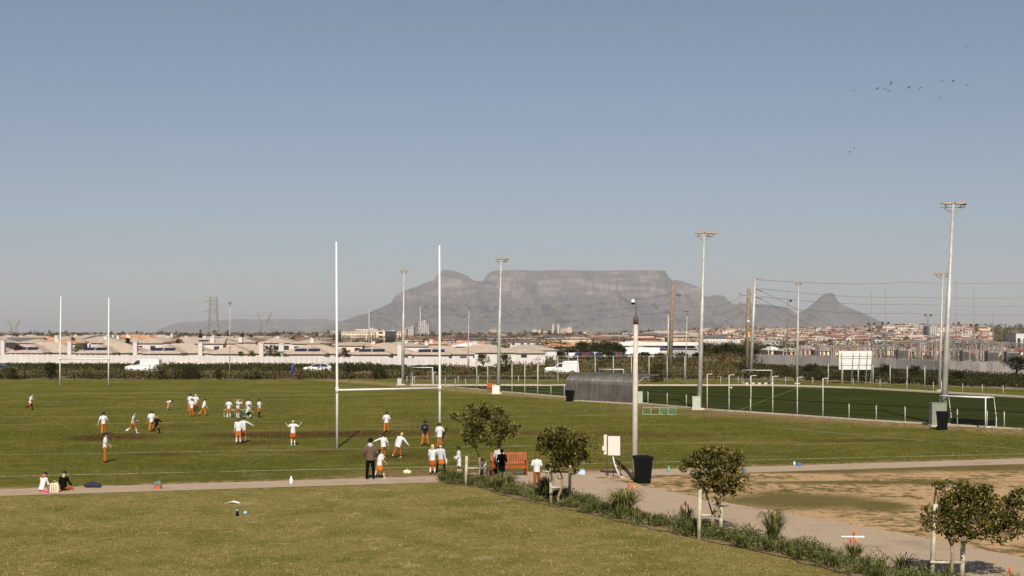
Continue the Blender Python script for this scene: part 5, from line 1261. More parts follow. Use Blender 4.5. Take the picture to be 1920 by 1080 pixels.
words2 = ['leftmost', 'second', 'third', 'fourth', 'fifth', 'sixth', 'seventh', 'eighth', 'ninth', 'tenth', 'eleventh', 'twelfth', 'thirteenth', 'fourteenth']
for i, px in enumerate((1500, 1535, 1585, 1640, 1672, 1700, 1722, 1752, 1780, 1797, 1822, 1845, 1868)): gantry(px, rnd.uniform(290, 350), rnd.uniform(5, 9), rnd.uniform(3.2, 4.6) if i > 3 else 3.0, rnd.choice((1, 2)), words2[i] + ' low steel gantry from the left in the substation')
for i in range(80):
    px = rnd.uniform(1490, 1915); D = rnd.uniform(265, 350); h = rnd.uniform(2.0, 3.9); t = empty('insulator_post', A(px, D), label='slim %s insulator post in the substation %s' % ('stacked disc' if i % 2 else 'twin', 'left of the tallest mast' if px < 1770 else 'right of the tallest mast'), cat='insulator post', group='insulator posts in the substation')
    m = MB(); m.tube([(0, 0, 0), (0, 0, h * .6)], .09, 5); m.build('pole', M_GALV, t); m = MB(); hs_ = [h * .6 + k * h * .4 / 8 for k in range(9)]; m.tube([(0, 0, z) for z in hs_], [.17 if k % 2 else .09 for k in range(9)], 7)
    if i % 2 == 0: m.tube([(.7, 0, z) for z in hs_], [.16 if k % 2 else .08 for k in range(9)], 6); m.tube([(-.2, 0, h * .6), (.9, 0, h * .6)], .06, 5)
    m.build('insulator', plain('insulator_pink', (.34, .22, .17), .4, .4) if i == 0 else bpy.data.materials['insulator_pink'] if i % 3 else M_GALVD, t)
for i, (px, D, w) in enumerate(((1690, 300, 5), (1812, 280, 6), (1858, 270, 5), (1895, 262, 6), (1590, 320, 4))):
    t = empty('transformer', A(px, D), label='%s grey transformer with cooling fins standing in the substation' % words2[i], cat='transformer', group='transformers in the substation'); m = MB(); m.box((0, 0, 1.2), (w * .36, 2, 2.2)); m.build('tank', M_GALVD, t)
    m = MB(); 
    for k in range(10): m.box((-w * .16 + k * w * .036, -1.25, 1.2), (.06, .5, 1.7))
    m.build('radiator', M_GALVD, t); m = MB()
    for k in (-1, 0, 1): m.tube([(k * .8, 0, 2.5), (k * .9, 0, 3.5)], [.15, .08], 7)
    m.build('bushing', M_INS, t)
for i, (px, ty, lamp) in enumerate(((1477, 545, 567), (1634, 545, 610), (1660, 538, 608), (1792, 528, 608), (1826, 540, 612), (1862, 583, 0), (1740, 590, 594), (1597, 615, 0), (1752, 600, 0))):
    D = 268 + (i * 13) % 40; s = D / F; t = empty('lightning_mast', A(px, D), label='thin lightning mast in the substation, %s from the left%s' % (('leftmost', 'third', 'fourth', 'seventh', 'eighth', 'last', 'fifth', 'second', 'sixth')[i], ', carrying twin lamps' if lamp else ''), cat='mast', group='lightning masts in the substation')
    h = Z(ty, D); hl = Z(lamp, D) if lamp else h * .7; m = MB(); m.tube([(0, 0, 0), (0, 0, hl), (0, 0, hl + .1), (0, 0, h)], [.15, .11, .075, .055], 6); m.build('pole', M_GALVD, t, True)
    if lamp:
        for sx in ((-1, 1) if i != 0 and i != 3 else (1,)): m = MB(); m.tube([(0, 0, hl - 1.5 * s), (sx * 5 * s, 0, hl + 2.5 * s)], .04, 5); m.ell((sx * 5.5 * s, -.05, hl + 3 * s), (.28, .2, .2), 7, 5); m.build('lamp_head', M_BLACK, t)
# red earth mounds
for i, (px, w, top, D, lab) in enumerate(((1316, 40, 674, 262, 'low reddish brown earth mound partly hidden by the second tallest mast'), (1367, 38, 671, 258, 'larger dark red earth mound left of the wooden pole'))):
    s = D / F; m = MB(); n_ = 20; hgt = Z(top, D)
    for j in range(9):
        for k in range(n_):
            r = j / 8; a = k * 2 * math.pi / n_; z = hgt * (1 - r * r) * (1 + .25 * mnoise.noise(Vector((math.cos(a) * r * 3, math.sin(a) * r * 3, i)))) - .05; m.v.append((math.cos(a) * r * w * s / 2, math.sin(a) * r * w * s / 2, z))
    for j in range(8):
        for k in range(n_): m.f.append((j * n_ + k, (j + 1) * n_ + k, (j + 1) * n_ + (k + 1) % n_, j * n_ + (k + 1) % n_)); m.m.append(0)
    tag(m.build('earth_mound', plain('red_earth', (.16, .065, .035), .95, .1, .4, .8), None, loc=A(px, D)), lab, 'earth mound', 'earth mounds')

# ------------------------------------------------ vehicles
def vehicle(px, D, rz, prof, glass, L, W, mat, lab, name, cat, grp=None, wheels=(.2, .8)):
    t = empty(name, A(px, D), rz, label=lab, cat=cat, group=grp); n_ = len(prof); m = MB()
    vs = []
    for sgn in (-1, 1):
        for (x, z) in prof: k = 1 if z < .95 else .86; vs.append((x - L / 2, sgn * W / 2 * k, z))
    m.add(vs, [tuple(range(n_)), tuple(range(2 * n_ - 1, n_ - 1, -1))] + [(i, i + n_, (i + 1) % n_ + n_, (i + 1) % n_) for i in range(n_)]); o = m.build('body', mat, t)
    md = o.modifiers.new('b', 'BEVEL'); md.width = .05; md.segments = 2
    for g in glass:
        for sgn in (-1, 1):
            m = MB(); vs = [(x - L / 2, sgn * (W / 2 * .93 + .012 - (z - .95) * .0), z) for x, z in g]; vs = [(x, y * (1 if z < 1.1 else .955), z) for x, y, z in vs]; m.add(vs, [tuple(range(len(g))) if sgn < 0 else tuple(range(len(g) - 1, -1, -1))]); o = m.build('window', M_WIN, t); o.modifiers.new('s', 'SOLIDIFY').thickness = .02
    for wx in wheels:
        for sgn in (-1, 1): m = MB(); m.tube([(wx * L - L / 2, sgn * (W / 2 - .18), .32), (wx * L - L / 2, sgn * (W / 2 + .03), .32)], .32, 14); o = m.build('wheel', M_BLACKP, t); m = MB(); m.tube([(wx * L - L / 2, sgn * (W / 2 + .03), .32), (wx * L - L / 2, sgn * (W / 2 + .05), .32)], .17, 10); m.build('hubcap', M_GALV, o)
    for sgn in (-.32, .32): m = MB(); m.box((-L / 2 + .02, sgn * W * 1.1, .68), (.08, .3, .16)); m.build('headlight', M_LENS, t)
    return t
C_VAN = [(0, .3), (0, .85), (.25, 1.0), (1.0, 1.15), (1.75, 1.9), (2.2, 2.05), (5.0, 2.08), (5.15, 1.9), (5.2, .3)]
C_CAR = [(0, .3), (.02, .72), (.3, .85), (1.15, .95), (1.85, 1.42), (2.7, 1.48), (3.5, 1.42), (4.05, 1.02), (4.25, .95), (4.3, .3)]
C_PICK = [(0, .35), (0, .95), (.2, 1.05), (1.3, 1.12), (1.85, 1.62), (2.5, 1.72), (2.7, 1.95), (4.6, 1.98), (4.8, 1.8), (4.9, .4)]
CP = lambda n, c: plain(n, c, .3, .5, .03, 1)
P_WHITE, P_SILVER, P_DARK = CP('car_paint_white', (.58, .59, .60)), CP('car_paint_silver', (.42, .43, .45)), CP('car_paint_dark', (.02, .025, .03))
vehicle(269, 200, R(0), C_VAN, [[(1.15, 1.2), (1.8, 1.85), (2.3, 1.9), (2.3, 1.2)]], 5.2, 2.0, P_WHITE, 'white panel van behind the black fence, left of the yellowish bush', 'van', 'van')
vehicle(595, 200, R(4), C_CAR, [[(1.3, .97), (1.95, 1.36), (2.6, 1.4), (2.6, .97)], [(2.7, .97), (2.7, 1.4), (3.4, 1.34), (3.8, .97)]], 4.3, 1.75, P_SILVER, 'silver hatchback behind the scrub, left of the near left rugby upright', 'car', 'car')
vehicle(1054, 190, R(-4), C_PICK, [[(1.5, 1.14), (1.95, 1.56), (2.5, 1.62), (2.5, 1.14)]], 4.9, 1.8, P_WHITE, 'white pickup with a canopy above the left end of the corrugated shelter', 'pickup', 'pickup')
vehicle(3, 199, R(180), C_CAR, [[(1.3, .97), (1.95, 1.36), (2.6, 1.4), (2.6, .97)], [(2.7, .97), (2.7, 1.4), (3.4, 1.34), (3.8, .97)]], 4.3, 1.75, P_DARK, 'dark car half hidden in the scrub at the left edge', 'car', 'car')
rnd = random.Random(6); cols = [('dark', P_DARK), ('silver', P_SILVER), ('dark', P_DARK), ('white', P_WHITE), ('blue', CP('car_paint_blue', (.04, .05, .08))), ('dark', P_DARK), ('red', CP('car_paint_red', (.12, .03, .03)))]
pc = {}
for i in range(15):
    nm, mt = cols[i % 7]; px = 1048 + i * 8.4; D = 306 + (i % 3) * 5
    if nm not in pc: o = pc[nm] = vehicle(px, D, R(75), C_CAR, [[(1.3, .97), (1.95, 1.36), (2.6, 1.4), (2.6, .97)], [(2.7, .97), (2.7, 1.4), (3.4, 1.34), (3.8, .97)]], 4.3, 1.75, mt, None, 'parked_car', 'car')
    else: o = copy_tree(pc[nm]); o.location = A(px, D)
    o.rotation_euler = (0, 0, R(75 + rnd.uniform(-12, 12))); o.location.z = .0
    tag(o, '%s parked car, %s from the left in the row above the shelter' % (nm, (words2 + ['fifteenth'])[i]), 'car', 'cars parked in front of the dark tree belt')
# blue drum among the scrub
m = MB(); m.tube([(0, 0, 0), (0, 0, .6), (0, 0, 1.25), (.12, 0, 1.75)], [.24, .22, .2, .12], 10); tag(m.build('blue_flag', CP('blue_cover', (.03, .05, .20)), None, True, loc=G(548, 706)), 'dark blue upright cover standing in the scrub left of the silver hatchback', 'post cover')

# ------------------------------------------------ birds
BIRDS = [(1600, 170), (1606, 172), (1645, 166.5), (1658, 167.5), (1665.5, 169.5), (1670.5, 156), (1704, 165), (1726, 164), (1767, 152.5), (1787, 152.5), (1814, 159.5), (1763.5, 183.5), (1812, 88.5), (1603, 277), (1593.5, 285), (1594, 292), (1273, 553)]
M_BIRD = plain('bird_feather', (.10, .095, .09), .8, .2, .2, 9); M_BIRDW = plain('bird_belly', (.55, .50, .44), .8, .2, .1, 9)
def bird_mesh(up):
    m = MB(); m.tube([(-.26, 0, 0), (-.16, 0, .01), (0, 0, .0), (.15, 0, .01), (.22, 0, .03), (.29, 0, .02)], [.012, .045, .07, .05, .035, .006], 8)
    m.add([(-.26, -.05, 0), (-.4, -.07, .0), (-.4, .07, .0), (-.26, .05, 0)], [(0, 1, 2, 3)])
    for s in (-1, 1):
        w = [(.10, s * .05, .02), (-.08, s * .05, .02), (.13, s * .28, .02 + up * .2), (-.05, s * .28, .02 + up * .2), (-.02, s * .58, .02 + up * .28), (-.12, s * .5, .02 + up * .25)]
        w2 = [(x, y, z - .015) for x, y, z in w]; m.add(w + w2, [(0, 2, 3, 1), (2, 4, 5, 3), (7, 9, 8, 6), (9, 11, 10, 8), (0, 6, 8, 2), (2, 8, 10, 4), (1, 3, 9, 7), (3, 5, 11, 9), (4, 10, 11, 5)])
    return m
bm_ = [bird_mesh(u) for u in (1, -.5, .3)]; rnd = random.Random(2); bl = ['flying alone near the top right', ]
bp_ = []
for i, (px, py) in enumerate(BIRDS):
    D = 95 if i < 13 else 120 if i < 16 else 80
    k = i % 3
    if i < 3: o = bm_[k].build('bird', [M_BIRD], None, True); bp_.append(o)
    else: o = bp_[k].copy(); COL.objects.link(o)
    o.location = A(px, D, Z(py, D)); o.rotation_euler = (R(rnd.uniform(-40, 40)), R(rnd.uniform(-15, 15)), R(rnd.uniform(0, 360))); o.scale = [.38 if i < 16 else .7] * 3
    if px in (1600, 1606): o.scale = (.22,) * 3
    lab = ('small dark bird in the loose flock at upper right, %s from the left' % (words2[i] if i < 12 else '')) if i < 12 else 'bird flying alone near the top right corner' if i == 12 else 'bird of the lower group of three, %s one' % ('upper right', 'middle', 'lowest')[i - 13] if i < 16 else 'dark bird just right of the lone wooden pole'
    tag(o, lab, 'bird', 'birds in the sky')
# ------------------------------------------------ people
SK = {'pale': plain('skin_pale', (.60, .36, .26), .6, .3, .05), 'tan': plain('skin_tan', (.40, .22, .14), .6, .3, .05), 'brown': plain('skin_brown', (.13, .065, .04), .6, .3, .05)}
HR = {'dark': plain('hair_dark', (.02, .014, .010), .7, .3, .2), 'brown': plain('hair_brown', (.10, .05, .025), .7, .3, .2), 'blond': plain('hair_blond', (.48, .32, .15), .7, .3, .2), 'ginger': plain('hair_ginger', (.38, .13, .04), .7, .3, .2)}
def cl(n, c):
    k = NT(n); f = k.noise(6, 3, k.obj()); w = k.noise(11, 3, k.obj(), stretch=(1, 1, .5)); k.bump(w, 1.0, .03)
    return k.out(k.mix(k.ramp(f, .3, .7), tuple(v * .86 for v in c), tuple(min(1, v * 1.06) for v in c)), .95, .05)
C_ = {'white': cl('cloth_white', (.57, .59, .61)), 'grey': cl('cloth_light_grey', (.46, .46, .48)), 'orange': cl('cloth_orange', (.40, .108, .020)), 'black': cl('cloth_black', (.005, .005, .006)), 'navy': cl('cloth_navy', (.018, .02, .045)),
      'taupe': cl('cloth_taupe', (.115, .08, .062)), 'sock': cl('cloth_sock', (.75, .75, .75)), 'rust': cl('cloth_rust', (.24, .075, .018)), 'darkgrey': cl('cloth_dark_grey', (.06, .06, .07))}
C_['orange_b'] = cl('cloth_burnt_orange', (.33, .085, .016)); C_['orange_c'] = cl('cloth_pale_orange', (.47, .14, .03)); _pc = [0]
def voxel(m, vs, smooth=3):
    me = bpy.data.meshes.new('tmp'); me.from_pydata(m.v, [], m.f); o = bpy.data.objects.new('tmp', me); COL.objects.link(o)
    md = o.modifiers.new('r', 'REMESH'); md.mode = 'VOXEL'; md.voxel_size = vs
    sm = o.modifiers.new('s', 'SMOOTH'); sm.factor = .5; sm.iterations = smooth
    dg = bpy.context.evaluated_depsgraph_get(); dg.update(); r = bpy.data.meshes.new_from_object(o.evaluated_get(dg))
    bpy.data.objects.remove(o); bpy.data.meshes.remove(me); return r
def meshobj(name, me, mat, parent):
    me.materials.clear(); me.materials.append(mat); me.polygons.foreach_set('use_smooth', [True] * len(me.polygons)); me.name = name
    o = bpy.data.objects.new(name, me); COL.objects.link(o); o.parent = parent; return o
def cap_tube(m, pts, rad, n=10):
    m.tube(pts, rad, n)
    for p, r in zip(pts, rad): m.ell(p, (r * .99,) * 3, 10, 6)
def person(px, py, h, rz, lab, legs=((8, 4, 4), (-8, 4, 8)), arms=((10, 12, 20, 0), (-5, 12, 15, 0)), lean=(3, 0), skin='pale', hair='dark', cap_=None, hairlen=0, top='white', sleeve=.4, bottom='orange', kind='trousers',
           socks=None, shoe='black', hood=False, sit=None, hem=.06, headyaw=0, cat='person', group='children on the pitch', wide=1.0, D=None, hat=False, extra=None, headpitch=0, bare=False):
    _pc[0] += 1
    if bottom == 'orange': bottom = ('orange', 'orange_b', 'orange_c')[_pc[0] % 3]
    b = A(px, D) if D else G(px, py); t = empty('person', b, R(rz), label=lab, cat=cat, group=group)
    def dirv(p, a, sg): p, a = R(p), R(a); return Vector((math.sin(a) * sg, -math.sin(p) * math.cos(a), -math.cos(p) * math.cos(a)))
    T = Matrix.Rotation(R(lean[0]), 3, 'X') @ Matrix.Rotation(R(lean[1]), 3, 'Y')
    # legs: side -1 is the figure's right
    J = []; low = 0
    for (tp, ta, kf), sg in zip(legs, (-1, 1)):
        hip = Vector((sg * .052 * h, 0, 0)); kn = hip + dirv(tp, ta, sg) * .235 * h; an = kn + dirv(tp - kf, ta * .5, sg) * .225 * h
        J.append((hip, kn, an)); low = min(low, an.z)
    pz = -low + .042 * h if sit is None else sit * h
    P = Vector((0, 0, pz)); J = [[q + P for q in j] for j in J]
    tr = lambda x, y, z: P + T @ (Vector((x, y, z)) * h)
    neck = tr(0, .0, .335); head = tr(0, -.008, .425); sh = [tr(-.108, 0, .298), tr(.108, 0, .298)]
    AR = []
    for (ap, aa, ef, af), s_, sg in zip(arms, sh, (-1, 1)):
        el = s_ + T @ dirv(ap, aa, sg) * .165 * h; wr = el + T @ dirv(ap + ef, aa + af, sg) * .145 * h; d = (wr - el).normalized(); AR.append((s_, el, wr, d))
    m = MB()
    Mt = T
    m.ell(tr(0, 0, .24), (.098 * h, .060 * h, .085 * h), M=Mt); m.ell(tr(0, 0, .12), (.080 * h, .055 * h, .10 * h), M=Mt); m.ell(tr(0, 0, .02), (.088 * h, .065 * h, .07 * h), M=Mt)
    cap_tube(m, [tr(-.09, 0, .295), tr(.09, 0, .295)], [.034 * h, .034 * h]); cap_tube(m, [tr(0, 0, .27), neck, head + T @ Vector((0, 0, -.03 * h))], [.04 * h, .03 * h, .028 * h])
    Hm = T @ Matrix.Rotation(R(headyaw), 3, 'Z') @ Matrix.Rotation(R(headpitch), 3, 'X')
    hd = lambda x, y, z: head + Hm @ (Vector((x, y, z)) * h)
    hk = 1.12 if h < 1.5 else 1.0
    m.ell(head, (.050 * h * hk, .060 * h * hk, .064 * h * hk), 14, 10, M=Hm); m.ell(hd(0, -.018, -.030), (.036 * h * hk, .038 * h * hk, .034 * h * hk), 12, 8, M=Hm)
    m.ell(hd(0, -.063 * hk, -.006), (.009 * h, .014 * h, .013 * h), 8, 6, M=Hm)
    for sx in (-1, 1): m.ell(hd(sx * .051 * hk, .004, -.004), (.007 * h, .012 * h, .018 * h), 8, 6, M=Hm)
    for (hip, kn, an) in J:
        cap_tube(m, [hip, hip.lerp(kn, .5), kn, kn.lerp(an, .35), an], [.050 * h, .042 * h, .031 * h, .033 * h, .021 * h])
        cap_tube(m, [an + Vector((0, .012 * h, -.018 * h)), an + Vector((0, -.06 * h, -.026 * h)), an + Vector((0, -.085 * h, -.028 * h))], [.022 * h, .019 * h, .014 * h])
    for (s_, el, wr, d) in AR:
        cap_tube(m, [s_, s_.lerp(el, .5), el, el.lerp(wr, .35), wr], [.030 * h, .025 * h, .020 * h, .021 * h, .014 * h]); m.ell(wr + d * .030 * h, (.017 * h, .013 * h, .030 * h), M=d.to_track_quat('Z', 'X').to_matrix())
    me = voxel(m, h * .0105)
    bmv = bmesh.new(); bmv.from_mesh(me); f = MB()
    for (s_, el, wr, d) in AR:
        q = d.to_track_quat('Z', 'X').to_matrix()
        for k, (off, ln) in enumerate(((-.012, .030), (-.004, .036), (.004, .034), (.012, .027))):
            p0 = wr + d * .05 * h + q @ Vector((off * h, 0, 0)); p1 = p0 + d * ln * .5 * h + q @ Vector((off * .3 * h, -.004 * h, 0)); p2 = p1 + d * ln * .45 * h + q @ Vector((0, -.012 * h, 0)); f.tube([p0, p1, p2], [.0052 * h, .0048 * h, .0035 * h], 6)
        p0 = wr + d * .02 * h + q @ Vector((-.014 * h, 0, 0)); f.tube([p0, p0 + d * .016 * h + q @ Vector((-.013 * h, -.004 * h, 0)), p0 + d * .034 * h + q @ Vector((-.014 * h, -.010 * h, 0))], [.0065 * h, .0055 * h, .004 * h], 6)
    n0 = len(bmv.verts); vv = [bmv.verts.new(v) for v in f.v]
    for fc in f.f: bmv.faces.new([vv[i] for i in fc])
    bmv.to_mesh(me); bmv.free(); body = meshobj('body', me, SK[skin], t)
    for sx in (-1, 1):
        e = MB(); e.ell(hd(sx * .021, -.056 * hk, .006), (.0075 * h, .004 * h, .0055 * h), 8, 6, M=Hm); e.build('eye', C_['black'], t, True)
    e = MB(); e.ell(hd(0, -.056 * hk, -.034), (.016 * h, .005 * h, .004 * h), 8, 5, M=Hm); e.build('mouth', plain('lips', (.30, .10, .08), .5, .3) if 'lips' not in bpy.data.materials else bpy.data.materials['lips'], t, True)
    # hair
    m = MB(); m.ell(hd(0, .010, .016), (.056 * h * hk, .064 * h * hk, .060 * h * hk), 14, 9, M=Hm)
    if hairlen > 0:
        m.ell(hd(0, .035, -.02 - hairlen * .3), (.045 * h * hk, .030 * h, (.04 + hairlen * .5) * h), 10, 8, M=Hm)
        if hairlen > .12: cap_tube(m, [hd(0, .06, 0), hd(.0, .085, -.05), hd(0, .07, -.05 - hairlen * .5)], [.02 * h, .022 * h, .010 * h])
    if hairlen < 0: m.ell(hd(0, .015, .02), (.075 * h, .08 * h, .075 * h), 12, 8, M=Hm)
    bmh = [v for v in m.v]
    # cut the hair away from the face
    fr = Hm @ Vector((0, -1, 0)); upv = Hm @ Vector((0, 0, 1)); nv = []
    for v in m.v:
        q = Vector(v) - head
        if q.dot(fr) > .028 * h and q.dot(upv) < .028 * h: q = q - fr * (q.dot(fr) - .012 * h)
        nv.append(tuple(head + q))
    m.v = nv; m.build('hair', HR[hair], t, True)
    if cap_:
        m = MB(); k = 1.0; base = MB(); m.ell(hd(0, .008, .026), (.060 * h * hk, .068 * h * hk, .052 * h * hk), 14, 8, M=Hm); c = m.build('cap', C_[cap_], t, True)
        m = MB()
        if hat: m.tube([hd(0, 0, .018), hd(0, 0, .026)], [.098 * h * hk, .09 * h * hk], 18)
        else: m.ell(hd(0, -.075, .026), (.046 * h, .050 * h, .007 * h), 12, 5, M=Hm)
        m.build('brim', C_[cap_], c, True)
    # shirt
    if not bare:
        m = MB(); w = wide; ex = .012 * h
        m.ell(tr(0, 0, .235), (.108 * h * w, .076 * h * w, .092 * h), M=Mt)
        m.tube([tr(0, 0, .30), tr(0, 0, .24), tr(0, 0, .12), tr(0, 0, .02), tr(0, 0, .02 - hem)], [.085 * h, .096 * h * w, .092 * h * w, .096 * h * w, .100 * h * w], 16)
        m.v = m.v[:]  # flatten the trunk front to back
        flat = []
        for v in m.v:
            q = T.inverted() @ (Vector(v) - P); q.y *= .80; flat.append(tuple(P + T @ q))
        m.v = flat
        cap_tube(m, [tr(-.098, 0, .300), tr(.098, 0, .300)], [.040 * h, .040 * h]); cap_tube(m, [tr(0, 0, .30), tr(0, 0, .335)], [.055 * h, .038 * h])
        for (s_, el, wr, d) in AR:
            if sleeve <= .5: e1 = s_.lerp(el, sleeve * 2 * .95); cap_tube(m, [s_, e1], [.042 * h, .038 * h])
            else: e2 = el.lerp(wr, (sleeve - .5) * 2); cap_tube(m, [s_, el, e2], [.042 * h, .035 * h, .027 * h])
        sh_ = meshobj('hoodie' if hood else 'shirt', voxel(m, h * .0115, 2), C_[top], t)
        if hood: m = MB(); m.ell(tr(0, .055, .335), (.07 * h, .045 * h, .055 * h), M=Mt); m.build('hood', C_['grey'], sh_, True)
    # lower garment
    if kind in ('trousers', 'shorts'):
        m = MB(); m.ell(P + Vector((0, 0, .01 * h)), (.096 * h, .076 * h, .075 * h))
        for (hip, kn, an) in J:
            if kind == 'trousers': cap_tube(m, [hip, kn, an + Vector((0, 0, .012 * h))], [.058 * h, .044 * h, .036 * h])
            else: cap_tube(m, [hip, hip.lerp(kn, .85)], [.062 * h, .054 * h])
        meshobj(kind, voxel(m, h * .0115, 2), C_[bottom], t)
    elif kind == 'skirt':
        m = MB(); n = 28; rows_ = [(.03, .078), (-.05, .105), (-.13, .125), (-.20, .138)]
        kc = (J[0][1] + J[1][1]) / 2 - P
        for (z, r) in rows_:
            f = -z / .235 if z < 0 else 0; c = P + Vector((0, kc.y * f * .8, 0))
            for k in range(n): a = 2 * math.pi * k / n; rr = r * h * (1 + (.05 if k % 2 else -.03) * f); m.v.append((c.x + math.cos(a) * rr * 1.05, c.y + math.sin(a) * rr * .8, P.z + z * h))
        for j in range(3):
            for k in range(n): m.f.append((j * n + (k + 1) % n, j * n + k, (j + 1) * n + k, (j + 1) * n + (k + 1) % n)); m.m.append(0)
        o = m.build('skirt', C_[bottom], t, True); o.modifiers.new('s', 'SOLIDIFY').thickness = .01
    if socks:
        for (hip, kn, an) in J: m = MB(); cap_tube(m, [kn.lerp(an, .15 if socks[1] == 'long' else .55), kn.lerp(an, .6), an], [.038 * h, .034 * h, .026 * h] if socks[1] == 'long' else [.032 * h, .029 * h, .026 * h]); m.build('sock', C_[socks[0]], t, True)
        if socks[1] == 'long':
            for (hip, kn, an) in J: m = MB(); cap_tube(m, [hip.lerp(kn, .5), kn], [.047 * h, .036 * h]); m.build('stocking', C_[socks[0]], t, True)
    for (hip, kn, an) in J:
        m = MB(); cap_tube(m, [an + Vector((0, .016 * h, -.016 * h)), an + Vector((0, -.05 * h, -.022 * h)), an + Vector((0, -.088 * h, -.026 * h))], [.027 * h, .024 * h, .017 * h]); m.build('shoe', C_[shoe], t, True)
    if extra: extra(t, h, tr, AR)
    return t
B = 180
stand = ((3, 3, 2), (-3, 3, 4)); walk = ((22, 3, 8), (-18, 3, 22)); run_ = ((42, 4, 30), (-28, 4, 50)); wstance = ((4, 12, 3), (-4, 12, 5))
down = ((4, 10, 15, 0), (0, 10, 18, 0))
W_ = 'white'
person(57, 769, 1.36, 70, 'running child at the far left in orange skirt and black stockings', run_, ((40, 10, 80, 0), (-40, 12, 70, 0)), (14, 0), kind='skirt', socks=('black', 'long'), hairlen=.10)
person(194, 815, 1.34, 200, 'child in navy cap and orange trousers walking away beside the left brown worn patch', walk, ((15, 24, 20, -5), (-15, 24, 20, -5)), cap_='navy', hem=.04)
person(197, 867, 1.36, 100, 'child in navy cap standing sideways in loose orange trousers, closest of the left players', stand, ((12, 6, 60, 0), (8, 6, 40, 0)), cap_='navy', skin='tan', hem=.05)
person(249, 812, 1.28, 110, 'child in grey shirt, orange shorts and white socks jogging right of the worn patch', ((30, 3, 14), (-22, 3, 40)), ((-20, 10, 50, 0), (25, 10, 60, 0)), (9, 0), top='grey', kind='shorts', socks=('sock', 'short'), shoe='white', hair='brown')
person(284, 810, 1.33, 190, 'child in white shirt and orange trousers partly behind the child in black', walk, ((20, 15, 40, 0), (0, 15, 20, 0)), skin='tan')
person(293.5, 813, 1.08, 160, 'child dressed in black running in front of the child in orange trousers', ((30, 5, 20), (-25, 5, 45)), ((50, 15, 50, 0), (-30, 25, 30, 0)), (10, 0), top='black', sleeve=.95, bottom='black', skin='tan', hair='ginger')
person(314, 769, 1.22, 60, 'child bending far down with hands near the grass behind the other groups', ((35, 10, 30), (5, 8, 12)), ((60, 8, 10, 0), (50, 8, 10, 0)), (78, 0), kind='shorts', socks=('sock', 'short'), hairlen=.05)
person(356.5, 773, 1.40, 170, 'rear child with dark hair in the cluster near the dark bush', stand, ((10, 20, 50, 0), (10, 12, 15, 0)), hair='dark', skin='tan', kind='trousers')
person(359.5, 781, 1.28, 175, 'front child in orange trousers at the left of the cluster near the dark bush', stand, ((10, 18, 40, -20), (10, 14, 15, 0)), hair='brown')
person(367, 770, 1.30, 10, 'child facing forward in orange skirt and black stockings in the middle of the cluster', walk, ((45, 15, 50, 0), (30, 15, 60, 0)), kind='skirt', socks=('black', 'long'), hair='blond')
person(381, 780, 1.28, 120, 'child stretching an arm to the left at the right of the cluster', ((25, 6, 30), (-18, 6, 22)), ((20, 10, 30, 0), (70, 60, 5, 10)), (14, 0), hair='brown', cap_='navy')
person(429, 783, 1.30, 180, 'child in orange shorts seen from behind at the left of the green net', stand, ((8, 22, 30, -30), (8, 22, 30, -30)), kind='shorts', socks=('sock', 'short'), shoe='white', hair='brown', hem=.05)
person(446, 783, 1.32, 45, 'child holding hands to the face beside the green net', stand, ((75, 10, 110, 0), (75, 10, 110, 0)), kind='shorts', socks=('sock', 'short'), shoe='white', hairlen=.05)
person(466, 781, 1.27, 200, 'child in pale cap standing behind the crouching child at the green net', stand, down, kind='shorts', cap_='darkgrey', socks=('sock', 'short'))
person(462.5, 784, 1.22, 130, 'crouching child in grey shirt and dark shorts at the right end of the green net', ((80, 10, 100), (60, 10, 80)), ((50, 8, 30, 0), (40, 8, 40, 0)), (22, 0), top='grey', kind='shorts', bottom='black', sit=.30, socks=('sock', 'short'))
person(486, 783, 1.32, 60, 'child with thick dark hair, orange skirt and black stockings right of the green net', ((10, 3, 4), (-8, 3, 6)), ((8, 8, 40, 0), (0, 8, 20, 0)), kind='skirt', socks=('black', 'long'), hairlen=-1, skin='brown')
person(447, 832, 1.40, 178, 'child with long hair and orange shorts seen from behind, front one of a close pair', stand, ((6, 10, 10, 0), (6, 10, 10, 0)), kind='shorts', socks=('sock', 'short'), hair='brown', hairlen=.06, sleeve=.7, hem=.05, wide=1.08)
person(456.5, 830, 1.40, 200, 'child reaching an arm out to the right, behind the long haired child', stand, ((20, 60, 5, 0), (6, 10, 10, 0)), kind='shorts', sleeve=.9, hair='dark')
person(549.5, 835, 1.36, 15, 'girl in orange skirt with hands raised to her head, standing alone', ((6, 2, 4), (-2, 2, 4)), ((60, 30, 110, 0), (60, 30, 110, 0)), kind='skirt', socks=('sock', 'short'), shoe='white', hair='brown', hairlen=.16)
person(724.5, 811, 1.26, 178, 'child in navy cap walking away, between and beyond the near rugby posts', ((16, 5, 5), (-16, 5, 14)), ((10, 20, 30, -25), (10, 20, 30, -25)), cap_='navy', sleeve=.6, wide=1.08)
person(719, 859, 1.20, 200, 'child in navy cap with one arm flung out, running behind the adult', ((30, 5, 26), (-10, 5, 18)), ((5, 25, 30, -10), (20, 68, 5, 0)), (8, 0), cap_='navy', sleeve=.85, kind='trousers', shoe='white', wide=1.1)
person(747, 858, 1.22, 165, 'fair haired child leaning left and kicking, long white shirt hanging loose', ((12, 4, 10), (-18, 14, 30)), ((10, 55, 5, 0), (0, 6, 10, 0)), (16, -14), sleeve=.95, shoe='white', hair='blond', wide=1.12, hem=.12)
person(797, 836, 1.34, 0, 'child in navy top and wide navy hat with arms folded', wstance, ((35, 8, 95, -50), (35, 8, 95, -50)), top='navy', sleeve=.9, cap_='navy', hat=True, skin='tan')
